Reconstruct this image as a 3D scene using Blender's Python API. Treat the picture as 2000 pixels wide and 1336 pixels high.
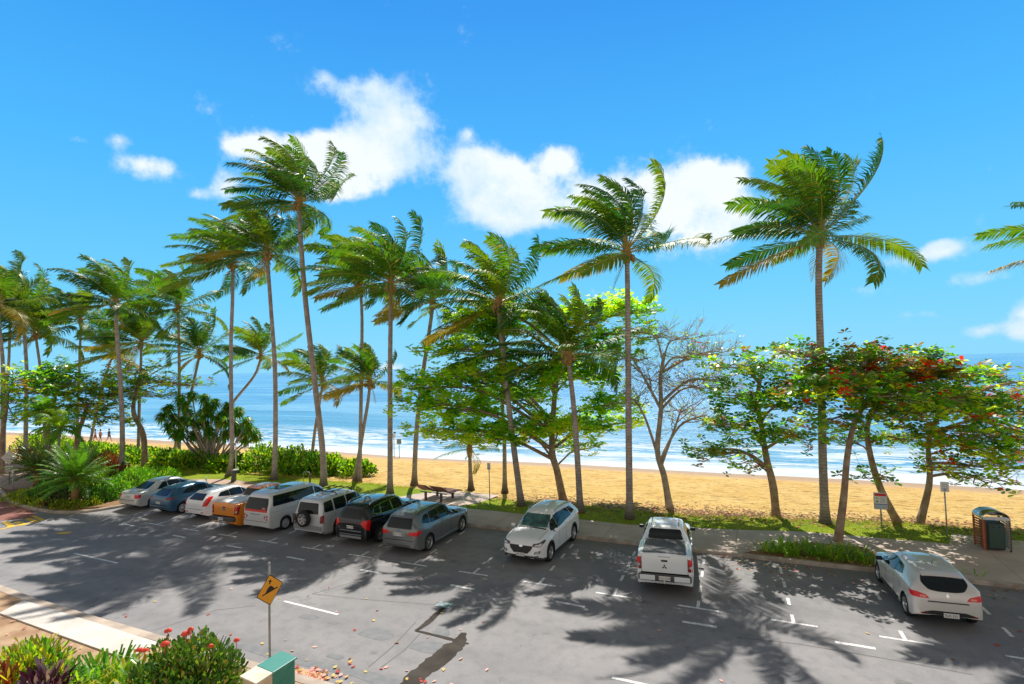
import bpy, bmesh, math, random
from math import sin, cos, pi, sqrt, radians, atan, atan2, exp
from mathutils import Vector, Matrix, noise
from mathutils.bvhtree import BVHTree
rnd = random.Random(7)
S = bpy.context.scene
for o in list(bpy.data.objects): bpy.data.objects.remove(o)

# ------------------------------------------------------------------ camera
F = 1050.0; ROLL = radians(-1.53); PITCH = atan((713.5-668)/F); CAMZ = 7.85
_c, _s, _cp, _sp = cos(ROLL), sin(ROLL), cos(PITCH), sin(PITCH)
def ray(px, py):
    x = (px-1000)/F; y = -(py-668)/F
    xr = _c*x-_s*y; yr = _s*x+_c*y
    return Vector((xr, _cp-yr*_sp, _sp+yr*_cp))
def P(px, py, z=0.0):
    d = ray(px, py); t = (z-CAMZ)/d.z
    return Vector((d.x*t, d.y*t, z))
def H(px, py, Y):
    d = ray(px, py); t = Y/d.y
    return Vector((d.x*t, Y, CAMZ+d.z*t))
cam = bpy.data.cameras.new('camera'); cam.sensor_width = 36; cam.lens = F*36/2000; cam.clip_end = 9000; cam.clip_start = .1
camo = bpy.data.objects.new('camera', cam); S.collection.objects.link(camo)
camo.matrix_world = Matrix(((_c, -_s, 0, 0), (-_s*_sp, -_c*_sp, -_cp, 0), (_s*_cp, _c*_cp, -_sp, CAMZ), (0, 0, 0, 1)))
S.camera = camo
S.render.resolution_x = 1024; S.render.resolution_y = 684
S.view_settings.view_transform = 'Standard'; S.view_settings.look = 'None'
S.view_settings.exposure = 0.3; S.view_settings.gamma = 1
try: S.view_settings.use_curve_mapping = False
except Exception: pass

# ------------------------------------------------------------------ sun
SUNV = Vector((0.012, 0.72, 1.0)).normalized()
SEL = math.asin(SUNV.z); SAZ = atan2(SUNV.x, SUNV.y)
sl = bpy.data.lights.new('sun', 'SUN'); sl.energy = 5.0; sl.angle = radians(.5); sl.color = (1, .955, .88)
so = bpy.data.objects.new('sun', sl); S.collection.objects.link(so); so.rotation_euler = SUNV.to_track_quat('Z', 'Y').to_euler(); so.location = (0, 30, 60)

# ------------------------------------------------------------------ sky and clouds
W = bpy.data.worlds.new('World'); S.world = W; W.use_nodes = True
nt = W.node_tree; N = nt.nodes; L = nt.links
for n in list(N): N.remove(n)
def nd(tree, t, **k):
    n = tree.nodes.new(t)
    for a, b in k.items(): setattr(n, a, b)
    return n
def mth(tree, op, a, b=None, c=None, clamp=False):
    n = tree.nodes.new('ShaderNodeMath'); n.operation = op; n.use_clamp = clamp
    for i, v in enumerate((a, b, c)):
        if v is None: continue
        if isinstance(v, (int, float)): n.inputs[i].default_value = v
        else: tree.links.new(v, n.inputs[i])
    return n.outputs[0]
def mixc(tree, f, a, b, blend='MIX'):
    n = tree.nodes.new('ShaderNodeMix'); n.data_type = 'RGBA'; n.blend_type = blend
    for s, v in ((n.inputs[0], f), (n.inputs[6], a), (n.inputs[7], b)):
        if isinstance(v, (int, float)): s.default_value = v
        elif isinstance(v, tuple): s.default_value = v if len(v) == 4 else (*v, 1)
        else: tree.links.new(v, s)
    return n.outputs[2]
sky = nd(nt, 'ShaderNodeTexSky', sky_type='NISHITA'); sky.sun_disc = False
sky.sun_elevation = SEL; sky.sun_rotation = SAZ; sky.altitude = 0; sky.air_density = 1.0; sky.dust_density = .35; sky.ozone_density = 2.5
tc = nd(nt, 'ShaderNodeTexCoord'); sep = nd(nt, 'ShaderNodeSeparateXYZ'); L.new(tc.outputs['Generated'], sep.inputs[0])
dx, dy, dz = sep.outputs
az = mth(nt, 'ARCTAN2', dx, dy); hyp = mth(nt, 'SQRT', mth(nt, 'ADD', mth(nt, 'MULTIPLY', dx, dx), mth(nt, 'MULTIPLY', dy, dy)))
el = mth(nt, 'ARCTAN2', dz, hyp)
def skyc(px, py):
    d = ray(px, py); return atan2(d.x, d.y), atan2(d.z, sqrt(d.x**2+d.y**2))
nz = nd(nt, 'ShaderNodeTexNoise'); nz.inputs['Scale'].default_value = 11; nz.inputs['Detail'].default_value = 12; nz.inputs['Roughness'].default_value = .64
L.new(tc.outputs['Generated'], nz.inputs['Vector'])
nz2 = nd(nt, 'ShaderNodeTexNoise'); nz2.inputs['Scale'].default_value = 4.0; nz2.inputs['Detail'].default_value = 3; L.new(tc.outputs['Generated'], nz2.inputs['Vector'])
nsep = nd(nt, 'ShaderNodeSeparateColor'); L.new(nz2.outputs['Color'], nsep.inputs[0])
azd = mth(nt, 'MULTIPLY_ADD', mth(nt, 'SUBTRACT', nsep.outputs[0], .5), .09, az); eld = mth(nt, 'MULTIPLY_ADD', mth(nt, 'SUBTRACT', nsep.outputs[1], .5), .09, el)
# each cloud puff: where it stands in the sky (azimuth, elevation), its spread and its density
CL = [(765, 235, 105, 90, 1.3), (700, 185, 85, 36, .95), (690, 325, 130, 62, 1.2), (590, 290, 110, 45, 1.15), (465, 262, 70, 28, 1.0), (640, 365, 110, 26, .7), (790, 300, 80, 45, .9),
      (960, 375, 100, 85, 1.4), (1060, 410, 120, 75, 1.2), (930, 312, 52, 42, 1.2), (1110, 305, 58, 44, 1.2), (1010, 335, 60, 40, 1.0), (1180, 370, 90, 60, .9),
      (1340, 390, 130, 85, 1.3), (1400, 335, 80, 58, 1.25), (1420, 430, 120, 62, 1.1), (1290, 345, 60, 35, .9), (1810, 498, 115, 28, 1.15), (1860, 482, 50, 22, .9),
      (1915, 547, 75, 22, .85), (1990, 605, 60, 36, 1.1), (1900, 642, 70, 24, .9), (1985, 650, 45, 24, .85), (1700, 562, 60, 18, .6), (1790, 606, 80, 14, .55),
      (290, 305, 70, 36, 1.0), (225, 255, 40, 26, .75), (160, 260, 36, 16, .65), (380, 365, 36, 22, .9), (430, 335, 40, 50, .75), (450, 365, 40, 40, .6),
      (770, 712, 38, 20, 1.2), (1530, 700, 55, 26, .9), (915, 262, 20, 20, .7), (640, 150, 30, 18, .5)]
acc = None
for (px, py, rx, ry, amp) in CL:
    a0, e0 = skyc(px, py); ex = skyc(px+rx, py)[0]-a0; ey = e0-skyc(px, py+ry)[1]
    u_ = mth(nt, 'MULTIPLY', mth(nt, 'SUBTRACT', azd, a0), 1/ex); v_ = mth(nt, 'MULTIPLY', mth(nt, 'SUBTRACT', eld, e0), 1/ey)
    r2 = mth(nt, 'ADD', mth(nt, 'MULTIPLY', u_, u_), mth(nt, 'MULTIPLY', v_, v_))
    g = mth(nt, 'MULTIPLY', mth(nt, 'EXPONENT', mth(nt, 'MULTIPLY', r2, -1.55)), amp)
    acc = g if acc is None else mth(nt, 'ADD', acc, g)
acc = mth(nt, 'MINIMUM', acc, 1.3)
dens = mth(nt, 'ADD', acc, mth(nt, 'MULTIPLY', mth(nt, 'SUBTRACT', nz.outputs[0], .5), 2.9))
mr = nd(nt, 'ShaderNodeMapRange', interpolation_type='SMOOTHSTEP'); mr.inputs[1].default_value = .3; mr.inputs[2].default_value = 1.12; mr.inputs[4].default_value = .93; L.new(dens, mr.inputs[0])
# clear sky: physical sky blended with the deep azure-to-pale bands of the tropical noon sky
rp = nd(nt, 'ShaderNodeValToRGB'); L.new(mth(nt, 'MULTIPLY', el, 1/1.2), rp.inputs[0]); cr = rp.color_ramp
for i, (p_, c_) in enumerate([(0, (.23, .66, .95)), (.10, (.15, .61, .97)), (.28, (.07, .47, .97)), (.5, (.028, .31, .86)), (1, (.02, .2, .62))]):
    e_ = cr.elements[i] if i < 2 else cr.elements.new(p_); e_.position = p_; e_.color = (*c_, 1)
skyn = mixc(nt, 1.0, sky.outputs[0], (.1, .1, .1), 'MULTIPLY')
clear = mixc(nt, .93, skyn, rp.outputs[0])
# cloud colour: bright tops, a little blue-grey in the thick lower parts
mr2 = nd(nt, 'ShaderNodeMapRange'); mr2.inputs[1].default_value = .55; mr2.inputs[2].default_value = 1.35; L.new(mth(nt, 'MULTIPLY_ADD', mth(nt, 'SUBTRACT', nsep.outputs[2], .5), 3.2, dens), mr2.inputs[0])
cloudc = mixc(nt, mr2.outputs[0], (.62, .80, .96, 1), (.93, .97, 1.0, 1))
front = mixc(nt, mr.outputs[0], clear, cloudc)
# unseen pale veil added overhead and behind the viewer to lift and neutralise shadows
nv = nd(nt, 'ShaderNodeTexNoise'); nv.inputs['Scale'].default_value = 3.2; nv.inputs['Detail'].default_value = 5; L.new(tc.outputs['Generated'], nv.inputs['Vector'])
fillveil = mixc(nt, nv.outputs[0], (.14, .132, .12, 1), (.25, .237, .215, 1))
vb = nd(nt, 'ShaderNodeMapRange'); vb.inputs[1].default_value = .25; vb.inputs[2].default_value = 1.0; vb.inputs[3].default_value = 3.2; vb.inputs[4].default_value = .85; L.new(el, vb.inputs[0])  # added veil made brighter near the horizon to fill upright faces
vs__ = nd(nt, 'ShaderNodeVectorMath', operation='SCALE'); L.new(fillveil, vs__.inputs[0]); L.new(vb.outputs[0], vs__.inputs['Scale']); fillveil = vs__.outputs[0]
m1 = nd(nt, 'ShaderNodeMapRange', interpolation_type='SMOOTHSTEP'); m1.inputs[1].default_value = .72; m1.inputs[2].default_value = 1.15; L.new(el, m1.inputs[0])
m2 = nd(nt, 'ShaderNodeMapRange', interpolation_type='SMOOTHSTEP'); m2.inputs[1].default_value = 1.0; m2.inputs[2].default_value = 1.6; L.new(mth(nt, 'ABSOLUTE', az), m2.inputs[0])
skyf = mixc(nt, mth(nt, 'MAXIMUM', m1.outputs[0], m2.outputs[0]), front, fillveil)
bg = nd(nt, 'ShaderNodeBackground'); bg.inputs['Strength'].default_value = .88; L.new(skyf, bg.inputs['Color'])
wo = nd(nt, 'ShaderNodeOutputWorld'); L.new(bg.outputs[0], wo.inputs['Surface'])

# ------------------------------------------------------------------ helpers
TH = radians(-24.48); UU = Vector((cos(TH), sin(TH), 0)); VV = Vector((-sin(TH), cos(TH), 0)); OO = Vector((3.19, 18.47, 0))
def UV(u, v, z=0.0): return OO+UU*u+VV*v+Vector((0, 0, z))
def toUV(p): q = Vector((p[0], p[1], 0))-OO; return q.dot(UU), q.dot(VV)
def lerp(a, b, t): return a+(b-a)*t
def sstep(t): t = max(0, min(1, t)); return t*t*(3-2*t)
COL = S.collection
def tag(o, label=None, cat=None, group=None, kind=None):
    if label: o['label'] = label
    if cat: o['category'] = cat
    if group: o['group'] = group
    if kind: o['kind'] = kind
    return o
def empty(name, loc, rz=0):
    o = bpy.data.objects.new(name, None); COL.objects.link(o); o.location = loc; o.rotation_euler = (0, 0, rz); o.empty_display_size = .3
    return o
def link(name, me, parent=None):
    o = bpy.data.objects.new(name, me); COL.objects.link(o)
    if parent is not None: o.parent = parent
    return o
def aslist(m): return list(m) if isinstance(m, (list, tuple)) else [m]
class MB:
    """collects faces, then links them as ONE mesh object"""
    def __init__(s): s.v = []; s.f = []; s.m = []
    def add(s, vs, fs, mi=0):
        b = len(s.v); s.v.extend([tuple(v) for v in vs]); s.f.extend([tuple(i+b for i in f) for f in fs]); s.m.extend([mi]*len(fs))
    def box(s, c, size, mi=0, rz=0, M=None):
        hx, hy, hz = size[0]/2, size[1]/2, size[2]/2
        vs = [Vector((x, y, z)) for x in (-hx, hx) for y in (-hy, hy) for z in (-hz, hz)]
        R = M if M is not None else Matrix.Rotation(rz, 3, 'Z')
        vs = [R@v+Vector(c) for v in vs]
        s.add(vs, [(0, 1, 3, 2), (4, 6, 7, 5), (0, 4, 5, 1), (2, 3, 7, 6), (0, 2, 6, 4), (1, 5, 7, 3)], mi)
    def tube(s, pts, rad, n=8, mi=0, cap=True):
        pts = [Vector(p) for p in pts]
        if isinstance(rad, (int, float)): rad = [rad]*len(pts)
        vs = []; prev = None
        for i, p in enumerate(pts):
            d = (pts[min(i+1, len(pts)-1)]-pts[max(i-1, 0)])
            if d.length < 1e-6: d = Vector((0, 0, 1))
            d.normalize()
            a = prev-d*prev.dot(d) if prev is not None else d.orthogonal()
            if a.length < 1e-4: a = d.orthogonal()
            a.normalize(); prev = a; b = d.cross(a)
            for k in range(n):
                t = 2*pi*k/n; vs.append(p+(a*cos(t)+b*sin(t))*rad[i])
        fs = []
        for i in range(len(pts)-1):
            for k in range(n): fs.append((i*n+k, i*n+(k+1) % n, (i+1)*n+(k+1) % n, (i+1)*n+k))
        if cap: fs.append(tuple(range(n))[::-1]); fs.append(tuple((len(pts)-1)*n+k for k in range(n)))
        s.add(vs, fs, mi)
    def lathe(s, prof, n=24, mi=0, M=None):
        """prof: (r, z) round z"""
        vs = []; M = M or Matrix.Identity(4)
        for r, z in prof:
            for k in range(n): t = 2*pi*k/n; vs.append(M@Vector((r*cos(t), r*sin(t), z)))
        fs = []
        for i in range(len(prof)-1):
            for k in range(n): fs.append((i*n+k, i*n+(k+1) % n, (i+1)*n+(k+1) % n, (i+1)*n+k))
        s.add(vs, fs, mi)
    def mesh(s, name, mats, smooth=False, angle=None):
        me = bpy.data.meshes.new(name); me.from_pydata(s.v, [], s.f)
        for m in aslist(mats): me.materials.append(m)
        me.polygons.foreach_set('material_index', s.m)
        if smooth: me.polygons.foreach_set('use_smooth', [True]*len(s.f))
        me.update()
        if angle:
            try: me.set_sharp_from_angle(angle=radians(angle))
            except Exception: pass
        return me
    def build(s, name, mats, parent=None, smooth=False, angle=None):
        return link(name, s.mesh(name, mats, smooth, angle), parent)
def bevelled(name, size, mat, parent, loc, bev=.02, rot=(0, 0, 0), seg=2):
    bm = bmesh.new(); bmesh.ops.create_cube(bm, size=1); bmesh.ops.scale(bm, vec=size, verts=bm.verts)
    bmesh.ops.bevel(bm, geom=bm.edges[:], offset=bev, segments=seg, affect='EDGES', profile=.5)
    me = bpy.data.meshes.new(name); bm.to_mesh(me); bm.free(); me.materials.append(mat)
    o = link(name, me, parent); o.location = loc; o.rotation_euler = rot
    return o

# ------------------------------------------------------------------ materials
MATS = {}
def mat(name, col, rough=.6, metal=0, spec=.5, var=0, vscale=3, col2=None, bump=0, bscale=20, coat=0, coord='Object', stretch=(1, 1, 1), detail=5):
    if name in MATS: return MATS[name]
    m = bpy.data.materials.new(name); m.use_nodes = True; MATS[name] = m
    t = m.node_tree; b = t.nodes['Principled BSDF']
    b.inputs['Roughness'].default_value = rough; b.inputs['Metallic'].default_value = metal
    b.inputs['Specular IOR Level'].default_value = spec; b.inputs['Coat Weight'].default_value = coat; b.inputs['Coat Roughness'].default_value = .04
    c = (*col, 1)
    tcn = nd(t, 'ShaderNodeTexCoord'); mp = nd(t, 'ShaderNodeMapping'); mp.inputs['Scale'].default_value = stretch; t.links.new(tcn.outputs[coord], mp.inputs[0])
    if col2 or var:
        nn = nd(t, 'ShaderNodeTexNoise'); nn.inputs['Scale'].default_value = vscale; nn.inputs['Detail'].default_value = detail; t.links.new(mp.outputs[0], nn.inputs['Vector'])
        mrn = nd(t, 'ShaderNodeMapRange'); mrn.inputs[1].default_value = .35; mrn.inputs[2].default_value = .65; t.links.new(nn.outputs[0], mrn.inputs[0])
        c2 = (*col2, 1) if col2 else tuple(x*(1-var) for x in col)+(1,)
        t.links.new(mixc(t, mrn.outputs[0], c, c2), b.inputs['Base Color'])
    else: b.inputs['Base Color'].default_value = c
    if bump:
        bn = nd(t, 'ShaderNodeTexNoise'); bn.inputs['Scale'].default_value = bscale; bn.inputs['Detail'].default_value = 6; t.links.new(mp.outputs[0], bn.inputs['Vector'])
        bu = nd(t, 'ShaderNodeBump'); bu.inputs['Strength'].default_value = min(1, bump); bu.inputs['Distance'].default_value = .02*max(1, bump); t.links.new(bn.outputs[0], bu.inputs['Height']); t.links.new(bu.outputs[0], b.inputs['Normal'])
    return m
def leafmat(name, col, col2, trans=.45, rough=.45, scale=1.3, tcol=None):
    if name in MATS: return MATS[name]
    m = bpy.data.materials.new(name); m.use_nodes = True; MATS[name] = m; t = m.node_tree; b = t.nodes['Principled BSDF']
    b.inputs['Roughness'].default_value = rough; b.inputs['Specular IOR Level'].default_value = .35
    tcn = nd(t, 'ShaderNodeTexCoord'); nn = nd(t, 'ShaderNodeTexNoise'); nn.inputs['Scale'].default_value = scale; nn.inputs['Detail'].default_value = 8; nn.inputs['Roughness'].default_value = .75
    t.links.new(tcn.outputs['Object'], nn.inputs['Vector'])
    mrn = nd(t, 'ShaderNodeMapRange'); mrn.inputs[1].default_value = .36; mrn.inputs[2].default_value = .64; t.links.new(nn.outputs[0], mrn.inputs[0])
    c = mixc(t, mrn.outputs[0], (*col, 1), (*col2, 1)); t.links.new(c, b.inputs['Base Color'])
    tr = nd(t, 'ShaderNodeBsdfTranslucent'); tm = mixc(t, 1.0, c, tcol or (1.9, 1.75, .6), 'MULTIPLY'); t.links.new(tm, tr.inputs[0])
    mx = nd(t, 'ShaderNodeMixShader'); mx.inputs[0].default_value = trans; out = t.nodes['Material Output']
    t.links.new(b.outputs[0], mx.inputs[1]); t.links.new(tr.outputs[0], mx.inputs[2]); t.links.new(mx.outputs[0], out.inputs[0])
    return m
# ------------------------------------------------------------------ ground, road, beach, sea
def uvobj(o): o.location = OO; o.rotation_euler = (0, 0, TH); return o      # object axes: x along the parking row, y towards the sea
def grid(name, us, vs, zf, mats, smooth=True):
    mb = MB(); n = len(vs)
    mb.v = [(u, v, zf(u, v)) for u in us for v in vs]
    mb.f = [(i*n+j, (i+1)*n+j, (i+1)*n+j+1, i*n+j+1) for i in range(len(us)-1) for j in range(n-1)]; mb.m = [0]*len(mb.f)
    return uvobj(mb.build(name, mats, smooth=smooth))
def arange(a, b, s):
    n = max(1, int(round((b-a)/s))); return [a+(b-a)*i/n for i in range(n+1)]
def poly(name, pts, z, m, thick=0, parent=None):
    """flat outline in row coordinates; thick > 0 gives it sides down"""
    mb = MB(); n = len(pts); mb.add([(u, v, z) for u, v in pts], [tuple(range(n))])
    if thick: mb.add([(u, v, z) for u, v in pts]+[(u, v, z-thick) for u, v in pts], [(i, i+n, (i+1) % n+n, (i+1) % n) for i in range(n)])
    o = mb.build(name, m, parent)
    if parent is None: uvobj(o)
    return o
def shader(name):
    m = bpy.data.materials.new(name); m.use_nodes = True; MATS[name] = m; t = m.node_tree
    return m, t, t.nodes['Principled BSDF']
def noisen(t, vec, scale, detail=5, rough=.5, dist=0):
    n = nd(t, 'ShaderNodeTexNoise'); n.inputs['Scale'].default_value = scale; n.inputs['Detail'].default_value = detail; n.inputs['Roughness'].default_value = rough; n.inputs['Distortion'].default_value = dist
    t.links.new(vec, n.inputs['Vector']); return n.outputs[0]
def ramp(t, x, a, b, c=0., d=1., smooth=True):
    n = nd(t, 'ShaderNodeMapRange', interpolation_type='SMOOTHSTEP' if smooth else 'LINEAR')
    for i, v in zip((1, 2, 3, 4), (a, b, c, d)): n.inputs[i].default_value = v
    t.links.new(x, n.inputs[0]); return n.outputs[0]
def objvec(t, scale=(1, 1, 1), rz=0):
    c = nd(t, 'ShaderNodeTexCoord'); mp = nd(t, 'ShaderNodeMapping'); mp.inputs['Scale'].default_value = scale; mp.inputs['Rotation'].default_value = (0, 0, rz); t.links.new(c.outputs['Object'], mp.inputs[0]); return mp.outputs[0]
def bumpto(t, b, h, strength, dist):
    bu = nd(t, 'ShaderNodeBump'); bu.inputs['Strength'].default_value = strength; bu.inputs['Distance'].default_value = dist; t.links.new(h, bu.inputs['Height']); t.links.new(bu.outputs[0], b.inputs['Normal'])

# asphalt: fine aggregate, big faint tonal patches, wheel-path wear, hairline cracks, a pinker tone towards the near side
m, t, b = shader('asphalt'); v = objvec(t)
fine = noisen(t, v, 90, 3, .7); mid = noisen(t, v, 2.3, 6, .6); big = noisen(t, v, .22, 4, .55, .4)
sepn = nd(t, 'ShaderNodeSeparateXYZ'); t.links.new(v, sepn.inputs[0])
c = mixc(t, ramp(t, big, .38, .62), (.175, .173, .182), (.255, .244, .246))
c = mixc(t, ramp(t, sepn.outputs[1], -3.5, 1.5), mixc(t, .5, c, (.262, .248, .247)), c)
c = mixc(t, ramp(t, mid, .42, .68, 0, .6), c, (.15, .149, .157))
trk = nd(t, 'ShaderNodeTexWave', bands_direction='Y'); trk.inputs['Scale'].default_value = .16; trk.inputs['Distortion'].default_value = 1.2; trk.inputs['Detail'].default_value = 2; trk.inputs['Detail Scale'].default_value = .4; t.links.new(v, trk.inputs['Vector'])
c = mixc(t, mth(t, 'MULTIPLY', ramp(t, trk.outputs[1], .55, .95), .22), c, (.12, .12, .125))
c = mixc(t, ramp(t, noisen(t, v, 14, 4, .7), .5, .75, 0, .4), c, (.33, .315, .31))
c = mixc(t, ramp(t, fine, .3, .75, 0, .35), c, (.38, .36, .35))
vo = nd(t, 'ShaderNodeTexVoronoi', feature='DISTANCE_TO_EDGE'); vo.inputs['Scale'].default_value = .16
dv = nd(t, 'ShaderNodeVectorMath', operation='ADD'); nn2 = nd(t, 'ShaderNodeTexNoise'); nn2.inputs['Scale'].default_value = .9; nn2.inputs['Detail'].default_value = 6; t.links.new(v, nn2.inputs['Vector'])
t.links.new(v, dv.inputs[0]); sc = nd(t, 'ShaderNodeVectorMath', operation='SCALE'); sc.inputs['Scale'].default_value = .7; t.links.new(nn2.outputs['Color'], sc.inputs[0]); t.links.new(sc.outputs[0], dv.inputs[1]); t.links.new(dv.outputs[0], vo.inputs['Vector'])
c = mixc(t, mth(t, 'MULTIPLY', ramp(t, vo.outputs['Distance'], 0, .0022, .7, 0), ramp(t, mid, .5, .58)), c, (.1, .1, .1))
t.links.new(c, b.inputs['Base Color']); b.inputs['Roughness'].default_value = .82; b.inputs['Specular IOR Level'].default_value = .3
bumpto(t, b, fine, .35, .006); M_asph = m
# lawn
m, t, b = shader('lawn_turf'); v = objvec(t)
n1 = noisen(t, v, .7, 6, .6); n2 = noisen(t, v, 26, 5, .7); n3 = noisen(t, v, 6, 4, .6)
c = mixc(t, ramp(t, n1, .36, .62), (.2, .29, .012), (.33, .36, .02)); c = mixc(t, ramp(t, n2, .35, .7), c, (.1, .185, .008)); c = mixc(t, ramp(t, n3, .52, .72, 0, .6), c, (.36, .27, .09))
t.links.new(c, b.inputs['Base Color']); b.inputs['Roughness'].default_value = .9; b.inputs['Specular IOR Level'].default_value = .1; bumpto(t, b, n2, .8, .04); M_lawn = m
# sand: bumps for footprints and small dunes; dark strokes paint in their shade
m, t, b = shader('beach_sand'); v = objvec(t, (1, 1, 1))
n1 = noisen(t, v, .35, 5, .6); n2 = noisen(t, v, 2.6, 6, .68, .6); n3 = noisen(t, v, 60, 3, .6); vs_ = objvec(t, (.6, 1.5, 1)); n4 = noisen(t, vs_, 1.9, 8, .72, .6)
sepn = nd(t, 'ShaderNodeSeparateXYZ'); t.links.new(v, sepn.inputs[0])
c = mixc(t, ramp(t, n1, .35, .65), (.70, .435, .125), (.77, .52, .18)); c = mixc(t, ramp(t, n4, .51, .6, 0, .85), c, (.36, .19, .045)); c = mixc(t, ramp(t, n3, .4, .8, 0, .3), c, (.74, .55, .27))
wet = ramp(t, mth(t, 'ADD', sepn.outputs[1], mth(t, 'MULTIPLY', n1, 3)), 27.5, 31.5); c = mixc(t, wet, c, (.42, .24, .09))
t.links.new(c, b.inputs['Base Color']); t.links.new(mth(t, 'SUBTRACT', .95, mth(t, 'MULTIPLY', wet, .55)), b.inputs['Roughness']); b.inputs['Specular IOR Level'].default_value = .25
hh = mth(t, 'ADD', mth(t, 'MULTIPLY', n2, mth(t, 'SUBTRACT', 1, wet)), mth(t, 'MULTIPLY', n3, .08)); bumpto(t, b, hh, 1.0, .3); M_sand = m
# paving: washed pink-grey concrete in panels
m, t, b = shader('footpath_concrete'); v = objvec(t); n1 = noisen(t, v, .8, 6, .6); n2 = noisen(t, v, 70, 3, .7)
c = mixc(t, ramp(t, n1, .36, .64), (.56, .45, .385), (.46, .36, .305)); c = mixc(t, ramp(t, n2, .35, .75, 0, .4), c, (.5, .43, .37))
br = nd(t, 'ShaderNodeTexBrick'); br.offset = 0; br.inputs['Scale'].default_value = 1; br.inputs['Mortar Size'].default_value = .012; br.inputs['Brick Width'].default_value = 1.8; br.inputs['Row Height'].default_value = 2.42; br.inputs['Color1'].default_value = br.inputs['Color2'].default_value = (0, 0, 0, 1); br.inputs['Mortar'].default_value = (1, 1, 1, 1); t.links.new(v, br.inputs['Vector'])
c = mixc(t, mth(t, 'MULTIPLY', br.outputs['Fac'], .6), c, (.16, .13, .11)); t.links.new(c, b.inputs['Base Color']); b.inputs['Roughness'].default_value = .85; b.inputs['Specular IOR Level'].default_value = .2; bumpto(t, b, n2, .3, .005); M_path = m
M_kerb = mat('kerb_concrete', (.52, .44, .37), .85, var=.45, vscale=2.2, bump=.3, bscale=40)
M_slab = mat('pale_concrete', (.66, .61, .56), .85, col2=(.56, .5, .44), vscale=1.1, bump=.2, bscale=50)
M_dirt = mat('verge_earth', (.47, .33, .21), .95, col2=(.33, .2, .12), vscale=1.6, bump=.8, bscale=14, spec=.1)
M_mulch = mat('mulch', (.19, .1, .05), .95, col2=(.33, .21, .12), vscale=9, bump=1, bscale=30, spec=.1)
M_redroad = mat('red_asphalt', (.31, .13, .1), .85, col2=(.24, .11, .09), vscale=2, bump=.3, bscale=80, spec=.2)
M_pink = mat('pink_paving', (.5, .35, .27), .85, col2=(.42, .29, .23), vscale=1.3, bump=.2, bscale=50, spec=.2)
M_white = mat('road_paint', (.8, .8, .79), .7, col2=(.5, .495, .49), vscale=9)
M_yellow = mat('yellow_paint', (.78, .5, .03), .7, col2=(.6, .36, .04), vscale=10)

tag(grid('road', arange(-160, 120, 20), arange(-40, 5.28, 5), lambda u, v: 0, M_asph), kind='structure')
# footpath with its kerb: back edge widens to the right
def backv(u): return lerp(7.72, 9.3, sstep((u+2)/10.5))+.05*sin(u*1.3)
us = arange(-30, 60, .6)
mb = MB(); n = 2
for u in us: mb.v += [(u, 5.42, .13), (u, backv(u), .13)]
mb.f = [(i*2, (i+1)*2, (i+1)*2+1, i*2+1) for i in range(len(us)-1)]; mb.m = [0]*len(mb.f)
tag(uvobj(mb.build('footpath', M_path)), kind='structure')
def kerb(name, path, w=.17, h=.135, m=M_kerb):
    """a kerb swept along row coordinates, its road side on the left of the path; a gutter line of concrete in front"""
    mb = MB(); prof = [(0.0, 0.0), (.015, h-.03), (.045, h), (w, h), (w, 0)]
    pts = [Vector((p[0], p[1])) for p in path]; n = len(prof)
    for i, p in enumerate(pts):
        d = (pts[min(i+1, len(pts)-1)]-pts[max(i-1, 0)]).normalized(); nr = Vector((-d.y, d.x))
        for a, z in prof: q = p+nr*a; mb.v.append((q.x, q.y, z))
    mb.f = [(i*n+k, (i+1)*n+k, (i+1)*n+k+1, i*n+k+1) for i in range(len(pts)-1) for k in range(n-1)]; mb.m = [0]*len(mb.f)
    return tag(uvobj(mb.build(name, m)), kind='structure')
kerb('kerb', [(u, 5.25) for u in arange(-28.6, 60, .8)])
ISL = [(-46, 1.9), (-43, 1.2), (-40.5, .45), (-38.5, -.15), (-36.5, -.45), (-34.5, -.6), (-32.8, -.58), (-31.6, -.3), (-30.8, .25), (-30.35, 1.1), (-30.0, 2.4), (-29.6, 3.9), (-29.2, 5.0), (-28.6, 5.25)]
def smoothpath(p, k=4):
    out = []
    for i in range(len(p)-1):
        a, b_, c_, d_ = p[max(i-1, 0)], p[i], p[i+1], p[min(i+2, len(p)-1)]
        for j in range(k):
            s_ = j/k; out.append(tuple(.5*((2*b_[q])+(-a[q]+c_[q])*s_+(2*a[q]-5*b_[q]+4*c_[q]-d_[q])*s_**2+(-a[q]+3*b_[q]-3*c_[q]+d_[q])*s_**3) for q in (0, 1)))
    return out+[p[-1]]
ISLs = smoothpath(ISL)
kerb('kerb', ISLs)
def inner(path, a):
    pts = [Vector(p) for p in path]; out = []
    for i, p in enumerate(pts):
        d = (pts[min(i+1, len(pts)-1)]-pts[max(i-1, 0)]).normalized(); out.append(tuple(p+Vector((-d.y, d.x))*a))
    return out
tag(poly('garden_bed', inner(ISLs, .165)+[(-28.6, 9.2), (-46, 9.2)], .12, M_mulch), kind='structure')
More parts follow.
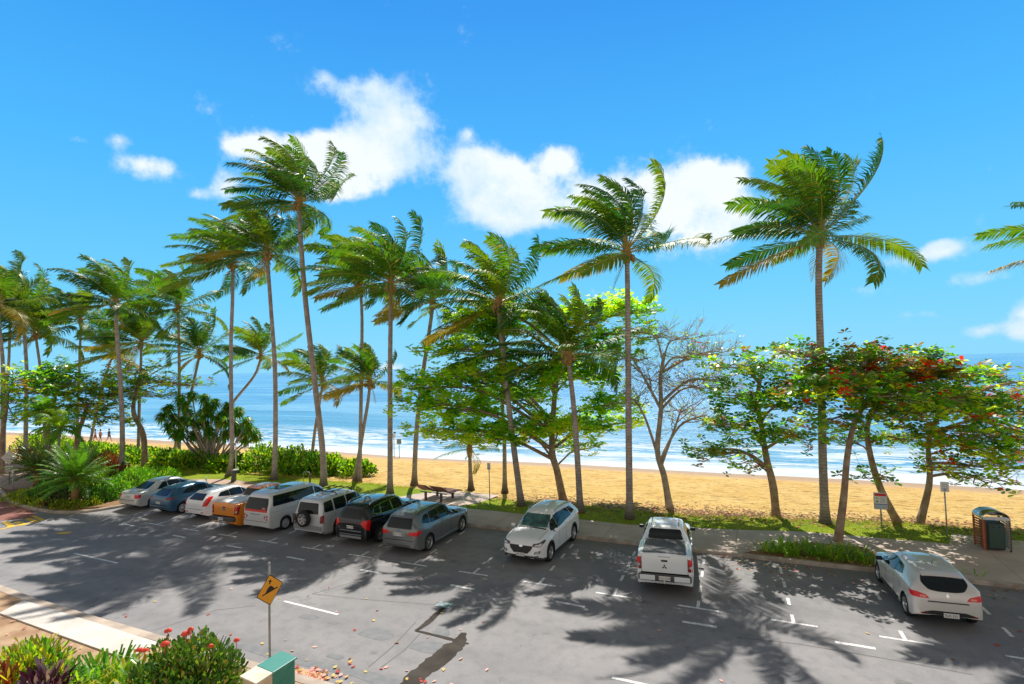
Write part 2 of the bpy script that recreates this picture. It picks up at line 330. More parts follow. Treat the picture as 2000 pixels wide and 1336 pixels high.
# lawn: ragged seaward edge
def lawnv(u):
    e = 11.0 if u < -20 else lerp(11.2, 10.1, sstep((u+20)/12))
    e = lerp(e, 12.1, sstep((u+1)/14)); return e
def jag(u, a=.35): return a*(noise.noise(Vector((u*.9, 3.1, 0)))+.5*noise.noise(Vector((u*3.7, 9, 0))))
mb = MB(); us = arange(-46, 60, .22)
for u in us: mb.v += [(u, (7.0 if u > -28.5 else 5.0), .126), (u, lawnv(u)+jag(u), .128)]
mb.f = [(i*2, (i+1)*2, (i+1)*2+1, i*2+1) for i in range(len(us)-1)]; mb.m = [0]*len(mb.f)
tag(uvobj(mb.build('lawn', M_lawn)), kind='structure')
def beachz(u, v):
    sh = 32.2+1.2*noise.noise(Vector((u*.05, 0, 5)))+(1.6 if u < -60 else 0)
    s_ = (v-9.0)/(sh-9.0); z = .115-2.115*(s_**1.35 if s_ > 0 else 0)
    if v > 9: z += .05*noise.noise(Vector((u*.35, v*.5, 1)))*min(1, (v-9)/2)*(1 if s_ < .85 else .2)
    return z
tag(grid('beach', arange(-190, 110, 1.5), arange(8.4, 48, .8), beachz, M_sand), kind='structure')
# sea
m, t, b = shader('sea_water'); v = objvec(t)
sepn = nd(t, 'ShaderNodeSeparateXYZ'); t.links.new(v, sepn.inputs[0]); sv = sepn.outputs[1]
lo = objvec(t, (.10, .55, 1)); big = noisen(t, lo, .30, 6, .6, .8); md = noisen(t, objvec(t, (.25, 1, 1)), .7, 6, .65, 1.2)
far = objvec(t, (.012, .05, 1)); fb = noisen(t, far, .8, 6, .65, .5); ch = noisen(t, objvec(t, (.5, 1, 1)), 1.6, 5, .6)
c = mixc(t, ramp(t, sv, 40, 130), (.095, .29, .45), (.07, .25, .46)); c = mixc(t, ramp(t, sv, 300, 2500), c, (.10, .27, .45))
c = mixc(t, ramp(t, fb, .45, .62, 0, .6), c, (.22, .44, .6)); c = mixc(t, ramp(t, big, .5, .66, 0, .5), c, (.24, .46, .6))
# foam: a solid wash on the sand, then broken sheets and lines of breakers
edge = mth(t, 'ADD', sv, mth(t, 'MULTIPLY', mth(t, 'SUBTRACT', big, .5), -16.))
solid = ramp(t, edge, 34.5, 38.5, 1, 0)
sheet = mth(t, 'MULTIPLY', ramp(t, md, .47, .57), ramp(t, edge, 40, 60, .95, 0))
lines = mth(t, 'MULTIPLY', ramp(t, big, .585, .64), ramp(t, sv, 46, 66, .7, 0))
caps = mth(t, 'MULTIPLY', ramp(t, noisen(t, objvec(t, (.3, 1.4, 1)), .22, 7, .7, 1.), .68, .73), .35)
foam = mth(t, 'MAXIMUM', mth(t, 'MAXIMUM', solid, sheet), mth(t, 'MAXIMUM', lines, caps))
c = mixc(t, foam, c, (.6, .66, .7)); t.links.new(c, b.inputs['Base Color'])
t.links.new(mth(t, 'MULTIPLY_ADD', foam, .6, .25), b.inputs['Roughness']); b.inputs['Specular IOR Level'].default_value = .1
hh = mth(t, 'ADD', mth(t, 'MULTIPLY', big, 2.2), mth(t, 'ADD', mth(t, 'MULTIPLY', md, .7), mth(t, 'MULTIPLY', ch, .35))); bumpto(t, b, hh, .8, .6); M_sea = m
def seaz(u, v):
    z = -2.0
    if 36 < v < 120:
        k = sstep((v-36)/8)*sstep((120-v)/50)
        z += k*.33*max(0, sin(v*.42+2.2*noise.noise(Vector((u*.035, 0, 2)))))**4*(.6+.9*noise.noise(Vector((u*.05, v*.05, 4))))
    return z
vsq = arange(29, 60, .5)+arange(60.8, 130, 1.2)+[150, 200, 300, 500, 1000, 2500, 7000]
tag(grid('sea', [-7000, -2500, -1000, -500, -300]+arange(-200, 130, 2.5)+[200, 300, 500, 1000, 2500, 7000], vsq, seaz, M_sea), kind='structure')
# near verge under the balcony
nk = [(-60, -7.2), (-30, -7.2), (-21.5, -7.45), (-18.5, -7.6), (-12, -7.66), (0, -7.6), (40, -7.5)]
kerb('kerb', [(p[0], p[1]) for p in smoothpath(nk, 6)][::-1], w=.32, h=.13, m=mat('pale_kerb', (.56, .45, .36), .85, var=.35, vscale=1.7, bump=.3, bscale=40))
tag(poly('verge', [(40, -7.8), (0, -7.9), (-12, -7.95), (-18.5, -7.9), (-21.5, -7.75), (-30, -7.5), (-60, -7.5), (-60, -24), (40, -24)], .12, M_dirt), kind='structure')
tag(poly('concrete_ramp', [(-18.75, -7.95), (-11.2, -8.05), (-11.2, -8.95), (-18.3, -8.8)], .165, M_slab, .06), kind='structure')
# left approach: pink paving beside the island, red raised table with yellow teeth
tag(poly('side_path', [(-80, 2.1), (-46.2, 2.1), (-43, 1.6), (-41, 4.6), (-40, 9.3), (-80, 9.3)], .132, M_pink), kind='structure')
tag(poly('speed_table', [(-52, -4.6), (-34.2, -2.9), (-32.6, -1.5), (-34.5, -.72), (-40.6, .2), (-52, 3)], .004, M_redroad), kind='structure')
tag(poly('shower_pad', [(-38.5, 6.3), (-29.5, 5.43), (-24.8, 5.43), (-24.8, 7.72), (-26.5, 9.0), (-31, 9.0), (-33, 8.4)], .134, M_pink), kind='structure')
tag(poly('bench_pad', [(-15.8, 7.6), (-11, 7.6), (-9.9, 9.0), (-9.6, 11.0), (-13.3, 11.1), (-14.7, 9.6)], .134, M_path), kind='structure')
tag(poly('bin_pad', [(11.4, 9.0), (16, 8.9), (15.6, 10.6), (12.0, 10.9)], .134, M_path), kind='structure')
tag(poly('garden_bed', [(3.9, 5.43), (9.4, 5.43), (9.1, 6.6), (8.3, 7.75), (6.4, 7.7), (5.3, 6.9)], .136, M_mulch), kind='structure')

# ------------------------------------------------------------------ painted markings (one object per set of lines)
def marks(name, items, m, z=.005):
    mb = MB()
    for (u0, v0, u1, v1, w) in items:
        d = Vector((u1-u0, v1-v0)); n_ = Vector((-d.y, d.x)).normalized()*w/2
        mb.add([(u0+n_.x, v0+n_.y, z), (u0-n_.x, v0-n_.y, z), (u1-n_.x, v1-n_.y, z), (u1+n_.x, v1+n_.y, z)], [(0, 1, 2, 3)])
    return tag(uvobj(mb.build(name, m)), kind='structure')
tee = []; dash = []
for k in range(-9, 6):
    u = 2.7*k if k <= 2 else 5.4+2.74*(k-2)
    tee += [(u-.62, .05, u+.62, .05, .1), (u-.01, .1, u-.03, .62, .1)]
    for v0 in (1.32, 2.72, 3.98): tee.append((u-.045*v0, v0, u-.045*(v0+.55), v0+.55, .1))
    dash.append((u-.95 if k else u-1.65, -1.14, u+.05 if k else u-.65, -1.14, .13))
marks('parking_line', tee, M_white)
marks('edge_dash', [(k*2.7*1.51+.3-24.3+.8, -1.13, k*2.7*1.51+1.3-24.3+.8, -1.13, .14) for k in range(0, 0)]+[(-21.6, -.85, -20.6, -.9, .13), (-17.6, -1.0, -16.6, -1.0, .13), (-13.75, -1.12, -12.7, -1.16, .13), (-9.75, -1.18, -8.7, -1.2, .13), (-5.67, -1.17, -4.67, -1.22, .13), (-1.67, -1.1, -.65, -1.14, .13), (2.35, -1.03, 3.33, -1.02, .13), (6.36, -.74, 7.3, -.74, .13), (10.4, -.6, 11.4, -.6, .13), (-30.4, -.9, -29.5, -.9, .13), (-26.2, -.5, -25.2, -.55, .13)], M_white)
marks('centre_line', [(-23.32, -4.18, -20.04, -4.23, .1), (-10.33, -4.4, -7.85, -4.5, .1), (1.11, -4.66, 3.6, -4.64, .1), (12.4, -4.7, 15, -4.7, .1)], M_white)
seamy = [toUV(P(-60, 1047)), toUV(P(86, 1015.5))]
marks('yellow_tooth_line', [(*seamy[0], *seamy[1], .2)], M_yellow, .009)
for q in ([(4, 1020), (16, 1018), (30, 1027), (16, 1031)], [(24, 1021), (37, 1018), (56, 1024), (40, 1027)], [(48, 1014), (58, 1012), (74, 1017), (62, 1020)], [(60, 1008), (68, 1007), (88, 1015), (78, 1017)], [(-40, 1030), (-26, 1027), (-8, 1033), (-22, 1037)]):
    mbp = MB(); mbp.add([(*toUV(P(*p)), .0095) for p in q], [(0, 1, 2, 3)]); tag(uvobj(mbp.build('yellow_tooth', M_yellow)), kind='structure')
marks('yellow_block', [(-27.75, -2.7, -27.15, -2.45, .34)], M_yellow)

# seams, dark patches, the wet run and the drain
M_seam = mat('bitumen_seam', (.13, .125, .125), .8); M_wet = mat('wet_asphalt', (.028, .022, .016), .6, col2=(.06, .05, .04), vscale=1.8, spec=.08)
M_patch = mat('dark_patch', (.15, .16, .17), .8, col2=(.2, .2, .2), vscale=4)
def pxuv(px, py): return toUV(P(px, py))
def seam(pts, w=.035, name='bitumen_seam', m=M_seam, z=.003):
    q = [pxuv(*p) for p in pts]; return marks(name, [(*q[i], *q[i+1], w) for i in range(len(q)-1)], m, z)
seam([(610, 1160), (640, 1152), (720, 1128)]); seam([(300, 1232), (420, 1192), (500, 1183)]); seam([(720, 1303), (765, 1265), (812, 1215)]); seam([(745, 1303), (790, 1270), (820, 1238)])
seam([(610, 1160), (700, 1170), (860, 1182), (950, 1190)], .03); seam([(1440, 1245), (1560, 1258), (1750, 1290), (1900, 1318)], .04); seam([(1330, 1105), (1350, 1130)], .05); seam([(1180, 1062), (1230, 1085), (1255, 1130)], .04)
def blob(name, pts, m, z=.0042, amp=.12, seed=0):
    q = smoothpath([pxuv(*p) for p in pts]+[pxuv(*pts[0])], 7)[:-1]
    q = [(a+amp*noise.noise(Vector((a*2.1, b_*2.1, seed))), b_+amp*noise.noise(Vector((a*2.1, b_*2.1, seed+9)))) for a, b_ in q]
    return tag(poly(name, q, z, m), kind='structure')
def streak(name, pts, m, z, amp=.05, seed=0):
    """a run along pixels (x, y, half width in metres) laid on the road"""
    q = [(*pxuv(x, y), w) for x, y, w in pts]; c_ = smoothpath([(a, b_) for a, b_, w in q], 6); ws = smoothpath([(w, 0) for a, b_, w in q], 6); Lh = []; Rh = []
    for i, p in enumerate(c_):
        d = (Vector(c_[min(i+1, len(c_)-1)])-Vector(c_[max(i-1, 0)])).normalized(); n_ = Vector((-d.y, d.x)); w = ws[i][0]
        e1 = amp*noise.noise(Vector((i*.45, seed, 0))); e2 = amp*noise.noise(Vector((i*.45, seed+5, 0))); Lh.append(tuple(Vector(p)+n_*(w+e1))); Rh.append(tuple(Vector(p)-n_*(w+e2)))
    mb = MB()
    for i in range(len(Lh)): mb.v += [(*Lh[i], z), (*Rh[i], z)]
    mb.f = [(2*i, 2*i+1, 2*i+3, 2*i+2) for i in range(len(Lh)-1)]; mb.m = [0]*len(mb.f); return tag(uvobj(mb.build(name, m)), kind='structure')
streak('wet_streak', [(868, 1186, .07), (852, 1200, .1), (838, 1214, .11), (822, 1226, .08), (812, 1232, .06)], M_wet, .0046, .03, 1)
streak('wet_streak', [(812, 1232, .05), (850, 1241, .06), (885, 1250, .07), (915, 1258, .04)], M_wet, .0052, .02, 2)
streak('wet_streak', [(905, 1236, .08), (898, 1252, .2), (878, 1270, .3), (855, 1290, .3), (825, 1312, .28), (800, 1335, .25), (780, 1360, .2)], M_wet, .0058, .1, 3)
streak('damp_streak', [(850, 1230, .12), (862, 1236, .25), (872, 1243, .12)], M_patch, .0040, .06, 4); streak('damp_streak', [(800, 1262, .1), (830, 1262, .3), (858, 1268, .25)], M_patch, .0040, .1, 5)
for i, (x, y, w, h) in enumerate([(603, 1205, 20, 5), (650, 1216, 13, 3), (735, 1238, 36, 12), (455, 1262, 22, 6), (655, 1282, 18, 5), (730, 1275, 6, 2), (700, 1115, 60, 8)][:6]):
    blob('dark_patch', [(x-w, y), (x-w*.4, y-h), (x+w*.6, y-h*.6), (x+w, y+h*.4), (x+w*.2, y+h), (x-w*.6, y+h*.5)], M_patch, .0036, .04, i)
blob('damp_gutter', [(470, 1258), (520, 1262), (600, 1288), (700, 1306), (800, 1336), (760, 1345), (690, 1322), (590, 1300), (500, 1278)], M_patch, .0034, .06, 5)
M_oil = mat('oil_mark', (.12, .115, .115), .6, col2=(.2, .19, .185), vscale=5)
for i, (u_, v_, w_, h_) in enumerate([(-1.3, 3.2, .2, .25), (-6.7, .9, .2, .16), (4.1, 3.6, .14, .2), (6.9, 3.4, .12, .18), (-1.5, 1.1, .12, .1), (12.5, 3.5, .2, .3), (4.0, 1.6, .12, .15), (1.1, -.1, .18, .12), (-12.2, -.4, .2, .15), (.1, -3.1, .16, .12), (-4.2, -2.6, .14, .2), (7.6, -2.3, .2, .13)]):
    q = [(u_+w_*cos(k*pi/9)*(1+.35*noise.noise(Vector((cos(k*pi/9), sin(k*pi/9), i*3.)))), v_+h_*sin(k*pi/9)*(1+.35*noise.noise(Vector((cos(k*pi/9), sin(k*pi/9), i*5.))))) for k in range(18)]; tag(poly('oil_mark', q, .0032, M_oil), kind='structure')
d = P(868, 1182); g = empty('drain_cover', d, TH); tag(g, 'small pale blue steel drain lid at the head of the wet streak', 'drain')
mb = MB(); mb.box((0, 0, .008), (.52, .36, .016)); mb.build('frame', mat('drain_steel', (.35, .42, .47), .35, .7), g)
mb = MB(); mb.lathe([(0.001, .02), (.12, .02), (.13, .016)], 20); mb.build('lid', mat('drain_lid', (.62, .7, .76), .35, .5), g)
# ------------------------------------------------------------------ plants
def barkmat(name, c1, c2, ring=0, vscale=3):
    m, t, b = shader(name); v = objvec(t); n1 = noisen(t, v, vscale, 6, .65); c = mixc(t, ramp(t, n1, .35, .65), (*c1, 1), (*c2, 1)); h = noisen(t, v, 24, 5, .7)
    if ring:
        sp = nd(t, 'ShaderNodeSeparateXYZ'); t.links.new(v, sp.inputs[0]); w = mth(t, 'SINE', mth(t, 'MULTIPLY', mth(t, 'ADD', sp.outputs[2], mth(t, 'MULTIPLY', n1, .1)), ring)); w = ramp(t, w, .55, .95)
        c = mixc(t, mth(t, 'MULTIPLY', w, .55), c, tuple(x*.45 for x in c1)+(1,)); h = mth(t, 'SUBTRACT', h, w)
        foot_dark = ramp(t, mth(t, 'ADD', sp.outputs[2], mth(t, 'MULTIPLY', n1, 1.2)), .6, 1.7, .8, 0); c = mixc(t, foot_dark, c, (.06, .055, .04, 1))  # bark colour darkens towards the foot of the trunk
    t.links.new(c, b.inputs['Base Color']); b.inputs['Roughness'].default_value = .9; b.inputs['Specular IOR Level'].default_value = .15; bumpto(t, b, h, .7, .03); return m
M_palmbark = barkmat('palm_bark', (.5, .43, .39), (.32, .26, .235), ring=42)
M_bark = barkmat('tree_bark', (.27, .18, .12), (.44, .33, .24))
M_bark2 = barkmat('grey_bark', (.5, .43, .36), (.34, .27, .22))
M_fr1 = leafmat('frond_green', (.06, .17, .014), (.15, .29, .018), .42, .45, tcol=(1.5, 1.6, .5))
M_fr2 = leafmat('frond_olive', (.11, .21, .015), (.23, .32, .02), .42, .5, tcol=(1.4, 1.5, .5))
M_fr3 = leafmat('frond_yellow', (.38, .29, .03), (.26, .25, .03), .42, .45, tcol=(1.4, 1.2, .5))
M_fr4 = leafmat('frond_dark', (.025, .1, .02), (.055, .16, .02), .32, .45, tcol=(1.2, 1.5, .6))  # darkest frond green, given to whole fronds at random
M_pet = mat('frond_stalk', (.48, .36, .08), .5, col2=(.3, .28, .06), vscale=2)
M_fibre = mat('palm_fibre', (.3, .16, .06), .9, col2=(.42, .26, .09), vscale=8, bump=1, bscale=30)
M_nut = mat('coconut_husk', (.38, .3, .1), .6, col2=(.3, .16, .07), vscale=4)
M_dead = leafmat('dead_frond', (.3, .17, .07), (.42, .27, .12), .3, .8)

def frond(mb, base, az, elv, Lf, wind, grav, r, mi, leafl=.85, gap=.065, stiff=1.0, lw=.042, twist=0):
    """one feathered leaf: a bowed stalk with two rows of narrow leaflets swept by the wind"""
    n = 16; d = Vector((cos(az)*cos(elv), sin(az)*cos(elv), sin(elv))); p = Vector(base); pts = [p.copy()]; dirs = [d.copy()]
    for i in range(n):
        t = (i+1)/n
        d = (d+wind*(.19*t/stiff)+Vector((0, 0, -1))*grav*(.02+.13*t*t)/stiff).normalized()
        p = p+d*(Lf/n); pts.append(p.copy()); dirs.append(d.copy())
    mb.tube(pts, [lerp(.035, .006, (i/n)**.7)*(1.6 if i < 2 else 1) for i in range(n+1)], 4, 1, cap=False)
    cnt = int(Lf*.86/gap); up0 = Vector((0, 0, 1))
    for i in range(cnt):
        t = .13+.87*i/cnt; f = t*n; a = min(int(f), n-1); q = pts[a].lerp(pts[a+1], f-a); dd = dirs[a].lerp(dirs[a+1], f-a).normalized()
        side = dd.cross(up0)
        if side.length < .15: side = dd.cross(Vector((0, 1, 0)))
        side.normalize(); nrm = side.cross(dd)
        if twist: R = Matrix.Rotation(twist*t, 3, dd); side = R@side; nrm = R@nrm
        ll = leafl*(min(1, (t-.08)*5)**.6)*(1-.62*max(0, t-.45)**1.2/.49)*r.uniform(.82, 1.08)
        fw = lerp(.35, 1.25, t)
        for sg in (-1, 1):
            if r.random() < .04: continue
            ww = wind*(1-.8*abs(dd.dot(WIND)))*1.15; ld = (side*sg+dd*fw*.85+nrm*.1+ww*r.uniform(.4, .9)-up0*r.uniform(.1, .55)).normalized()
            ld2 = (ld+ww*.4+Vector((0, 0, -.62))*r.uniform(.5, 1.3)).normalized()
            wv = dd.cross(ld).cross(ld); 
            wv = (dd-ld*dd.dot(ld)); wv = wv.normalized() if wv.length > .05 else nrm
            wv = wv*lw; b1 = q+ld*ll*.5; b2 = b1+ld2*ll*.5
            mb.add([q-wv*.35, q+wv*.35, b1+wv*.5, b1-wv*.5, b2], [(0, 1, 2, 3), (3, 2, 4)], mi if r.random() > .03 else (3 if mi != 3 else 2))
WIND = Vector((-1, .12, .06)).normalized()
def palm(label, base, path, crownp, R=4.3, nf=24, seed=0, rad=.17, wk=1.0, group='tall coconut palms along the beach front', nuts=True, cat='palm tree', name='coconut_palm', dark=.3, dead=1, upf=0):
    r = random.Random(seed*17+3); base = Vector(base); g = empty(name, base); tag(g, label, cat, group); nf = int(nf*1.05) if nf > 14 else nf
    top = Vector(crownp); pts = [base]+[Vector(p) for p in path]+[top-Vector((0, 0, .45))]
    pts = [Vector(p) for p in smoothpath3(pts, 6)]
    n = len(pts); rr = []
    for i, p in enumerate(pts):
        t = i/(n-1); rr.append(rad*(1.0-.32*t)*(1+.75*exp(-((p-base).length)/.35)))
    mb = MB(); mb.tube([p-base for p in pts], rr, 12); mb.build('trunk', M_palmbark, g, smooth=True)
    # crown
    mb = MB(); c = top-base; w = WIND*wk
    mb.tube([c+Vector((0, 0, -.7)), c+Vector((0, 0, -.3)), c+Vector((0, 0, .1)), c+Vector((0, 0, .45))], [rad*.85, rad*1.35, rad*1.15, .04], 10, 4)
    ga = 2.399963
    for i in range(nf):
        q = i/(nf-1); az_ = i*ga+seed+r.uniform(-.25, .25); e_ = lerp(1.42, -.28, q**1.15)+r.uniform(-.12, .12)+upf*(1-q)*.1
        L_ = R*lerp(.78, 1.05, min(1, q*2))*r.uniform(.88, 1.1)
        mi = 0 if r.random() > dark else 5
        if r.random() < .27: mi = 2
        if q > .85 and r.random() < .3: mi = 3
        b0 = c+Vector((cos(az_), sin(az_), 0))*rad*.6+Vector((0, 0, lerp(.35, -.25, q)))
        # leaves that start into the wind are bowed back hardest
        frond(mb, b0, az_, e_, L_, w*r.uniform(.75, 1.25), lerp(.3, .85, q), r, mi, leafl=R*.235, gap=.062 if R > 3 else .055, lw=.066 if R > 3 else .035, twist=r.uniform(-1.5, 1.5))
    for i in range(dead):
        a_ = r.uniform(0, 6.28); frond(mb, c+Vector((0, 0, -.35)), a_, -1.0, R*.42, w*.3, 1.6, r, 3, leafl=R*.12, gap=.12, lw=.035)
    mb.build('crown', [M_fr1, M_pet, M_fr2, M_fr3, M_fibre, M_fr4], g)
    if nuts:
        mb = MB()
        for i in range(r.randint(5, 9)):
            a_ = r.uniform(0, 6.28); o_ = c+Vector((cos(a_)*.3, sin(a_)*.3, -.25-r.random()*.3)); M_ = Matrix.Translation(o_)
            mb.tube([c+Vector((0, 0, -.1)), o_], .02, 4)
            mb.lathe([(.001, .15), (.07, .12), (.11, .04), (.12, -.03), (.08, -.12), (.001, -.16)], 8, 0, M_)
        mb.build('coconuts', M_nut, g, smooth=True)
    return g
def smoothpath3(p, k=4):
    out = []; p = [Vector(q) for q in p]
    for i in range(len(p)-1):
        a, b_, c_, d_ = p[max(i-1, 0)], p[i], p[i+1], p[min(i+2, len(p)-1)]
        for j in range(k):
            s_ = j/k; out.append(.5*((2*b_)+(c_-a)*s_+(2*a-5*b_+4*c_-d_)*s_**2+(3*b_-a-3*c_+d_)*s_**3))
    return out+[p[-1]]
FAR = 'slender coconut palms behind the hedge on the left'
# (label, base pixel, trunk pixels, crown pixel, frond length, fronds, seed, trunk radius, wind, kwargs)
PALMS = [
 ('tall coconut palm standing alone between the red-leafed trees, widest crown of all', (1612, 1027), [(1607, 900), (1603, 700), (1599, 560)], (1600, 456), 4.8, 28, 1, .2, .75, {}),
 ('straight coconut palm behind the left mirror of the white utility truck', (1230, 1018), [(1228, 850), (1227, 700), (1226, 580)], (1224, 488), 4.5, 24, 2, .17, 1.0, {}),
 ('short dark coconut palm rising behind the white front-facing car', (1134, 1005), [(1128, 900), (1121, 800)], (1110, 688), 4.1, 26, 3, .17, .9, dict(dark=.7)),
 ('leaning coconut palm in front of the bright green almond tree', (1019, 992), [(1003, 870), (990, 760), (980, 660)], (974, 588), 4.3, 26, 4, .18, .8, {}),
 ('slim coconut palm half hidden inside the bright green almond tree', (986, 962), [(985, 860), (982, 800)], (982, 672), 4.4, 20, 5, .14, 1.0, {}),
 ('coconut palm on the lawn directly behind the two black and grey parked cars', (762, 968), [(762, 850), (762, 700), (763, 620)], (763, 552), 4.6, 28, 6, .17, 1.1, {}),
 ('coconut palm beside the wooden recliners, leaning right towards its top', (809, 948), [(813, 850), (824, 745), (838, 650)], (845, 585), 4.2, 24, 7, .17, 1.0, {}),
 ('tallest coconut palm, curved trunk behind the silver four wheel drive', (632, 952), [(630, 880), (614, 740), (598, 600), (588, 480)], (584, 392), 5.0, 34, 8, .21, 1.15, {}),
 ('tall coconut palm just left of the curved tallest one, behind the van', (535, 940), [(538, 850), (537, 720), (529, 600)], (522, 492), 4.6, 28, 9, .18, 1.1, {}),
 ('tall coconut palm with a kinked foot beside the beach shower', (445, 933), [(453, 890), (452, 800), (451, 680), (454, 590)], (455, 512), 4.8, 29, 10, .17, 1.2, {}),
 ('coconut palm standing in the garden bed behind the silver sedan', (237, 928), [(239, 850), (236, 760), (229, 660)], (226, 590), 4.6, 27, 11, .19, 1.2, {}),
]
P2 = [
 ('thin upright coconut palm touching the crossed pair on the lawn edge', (702, 942), 37.8, [(704, 850), (706, 720), (707, 620)], (703, 545), 4.5, 24, 12, .14, 1.2, {}),
 ('low coconut palm crossing the thin upright one, crown below the horizon', (692, 942), 38, [(706, 860), (718, 790)], (722, 742), 3.3, 22, 13, .14, 1.0, {}),
 ('low coconut palm behind the trunk of the tallest palm', (607, 905), 45, [(614, 850), (622, 800)], (630, 742), 3.9, 22, 14, .14, 1.0, {}),
 ('strongly leaning coconut palm over the sea behind the pandanus', (400, 878), 52, [(430, 825), (458, 782), (496, 735)], (509, 692), 3.9, 20, 15, .15, .9, {}),
 ('small crowned coconut palm between the pandanus and the tall kinked one', (337, 885), 50, [(348, 850), (370, 780), (384, 720)], (389, 688), 4.2, 22, 16, .15, .8, {}),
 ('straight coconut palm rising through the left edge of the pandanus', (350, 890), 48, [(350, 800), (350, 700)], (348, 598), 4.6, 24, 17, .15, 1.1, {}),
 ('coconut palm leaning left of the garden bed with wind-swept crown', (100, 880), 52, [(90, 780), (79, 719)], (70, 648), 5.0, 26, 18, .15, 1.4, {}),
 ('straight coconut palm behind the brown cordyline at the far left', (50, 875), 50, [(51, 800), (52, 720)], (45, 610), 5.4, 26, 19, .18, 1.4, {}),
 ('outermost coconut palm at the left edge of the beach front', (5, 880), 46, [(6, 780), (5, 700)], (-6, 590), 5.2, 24, 20, .18, 1.3, {}),
 ('curved coconut palm second from the left edge', (8, 870), 54, [(10, 780), (17, 710)], (20, 600), 5.0, 24, 21, .15, 1.3, {}),
 ('small coconut palm seen between the left garden tree and the sea', (150, 885), 55, [(152, 800), (155, 720)], (158, 625), 4.6, 24, 22, .15, 1.0, {}),
 ('leaning coconut palm in the thicket left of the garden bed palm', (172, 885), 57, [(190, 800), (208, 730)], (219, 690), 4.4, 22, 23, .14, 1.2, {}),
 ('dense coconut palm right behind the garden bed palm', (270, 885), 50, [(272, 800), (275, 720)], (276, 668), 5.0, 26, 24, .15, 1.5, {}),
]
for (lab, bp, path, cp, R_, nf, sd, rad, wk, kw) in PALMS:
    b0 = P(*bp); Y = b0.y; palm(lab, b0, [H(x, y, Y) for x, y in path], H(*cp, Y), R_, nf, sd, rad, wk, **kw)
for (lab, bp, Y, path, cp, R_, nf, sd, rad, wk, kw) in P2:
    b0 = H(*bp, Y); b0.z = -.15 if b0.z > -.6 else b0.z; kw = dict(kw); palm(lab, b0, [H(x, y, Y) for x, y in path], H(*cp, Y), R_, nf, sd, rad, wk, group=FAR if sd > 14 else 'tall coconut palms along the beach front', **kw)
Y = 24.0; palm('coconut palm cut off by the right edge, only its swept leaves in view', (H(2185, 1050, Y).x, Y, .1), [H(2188, 800, Y)], H(2188, 455, Y), 4.6, 24, 31, .18, 1.0)
Y = 34.6; palm('young stunted coconut palm with a rough brown stem on the sand', P(920, 957), [], H(917, 872, Y), 2.2, 14, 33, .15, .6, group=None, nuts=False, name='young_palm', cat='palm tree', dead=0)

# leaf sprays ------------------------------------------------------------------
def leaf(mb, p, d, nrm, l, w, mi, fold=.0):
    s_ = d.cross(nrm); s_ = s_.normalized() if s_.length > .01 else d.orthogonal().normalized()
    m1 = p+d*l*.45; m2 = p+d*l*.8
    mb.add([p, m1+s_*w*.42, m2+s_*w*.5, p+d*l*1.0+s_*w*.12, p+d*l-s_*w*.12, m2-s_*w*.5, m1-s_*w*.42], [(0, 1, 2, 3, 4, 5, 6)], mi)
def rv(r): 
    while 1:
        v = Vector((r.uniform(-1, 1), r.uniform(-1, 1), r.uniform(-1, 1)))
        if .05 < v.length < 1: return v.normalized()
def pick(r, wts):
    x = r.random()*sum(wts)
    for i, w in enumerate(wts):
        x -= w
        if x <= 0: return i
    return 0
AL1 = leafmat('almond_leaf_bright', (.3, .52, .02), (.19, .42, .015), .62, .4, tcol=(2.3, 2.2, .7)); AL2 = leafmat('almond_leaf_green', (.12, .31, .02), (.08, .23, .02), .55, .35, tcol=(2.0, 2.2, .8))
AL3 = leafmat('almond_leaf_lime', (.5, .58, .03), (.36, .5, .03), .62, .4, tcol=(2.0, 2.0, .7)); AL4 = leafmat('almond_leaf_dark', (.05, .15, .025), (.085, .19, .03), .42, .28)
AL5 = leafmat('almond_leaf_red', (.75, .025, .012), (.62, .08, .01), .45, .4, tcol=(1.6, .8, .5)); AL6 = leafmat('almond_leaf_bronze', (.34, .2, .03), (.42, .28, .03), .4, .4, tcol=(1.5, 1.2, .6))
ALM = [AL1, AL2, AL3, AL4, AL5, AL6]
def twig(mb, a, b_, r0, r1, r, wob=.12, n=4, sides=5):
    pts = [a.lerp(b_, i/n)+(rv(r)*wob*(b_-a).length*.35 if 0 < i < n else Vector()) for i in range(n+1)]
    mb.tube(pts, [lerp(r0, r1, i/n) for i in range(n+1)], sides, 0, cap=False); return pts
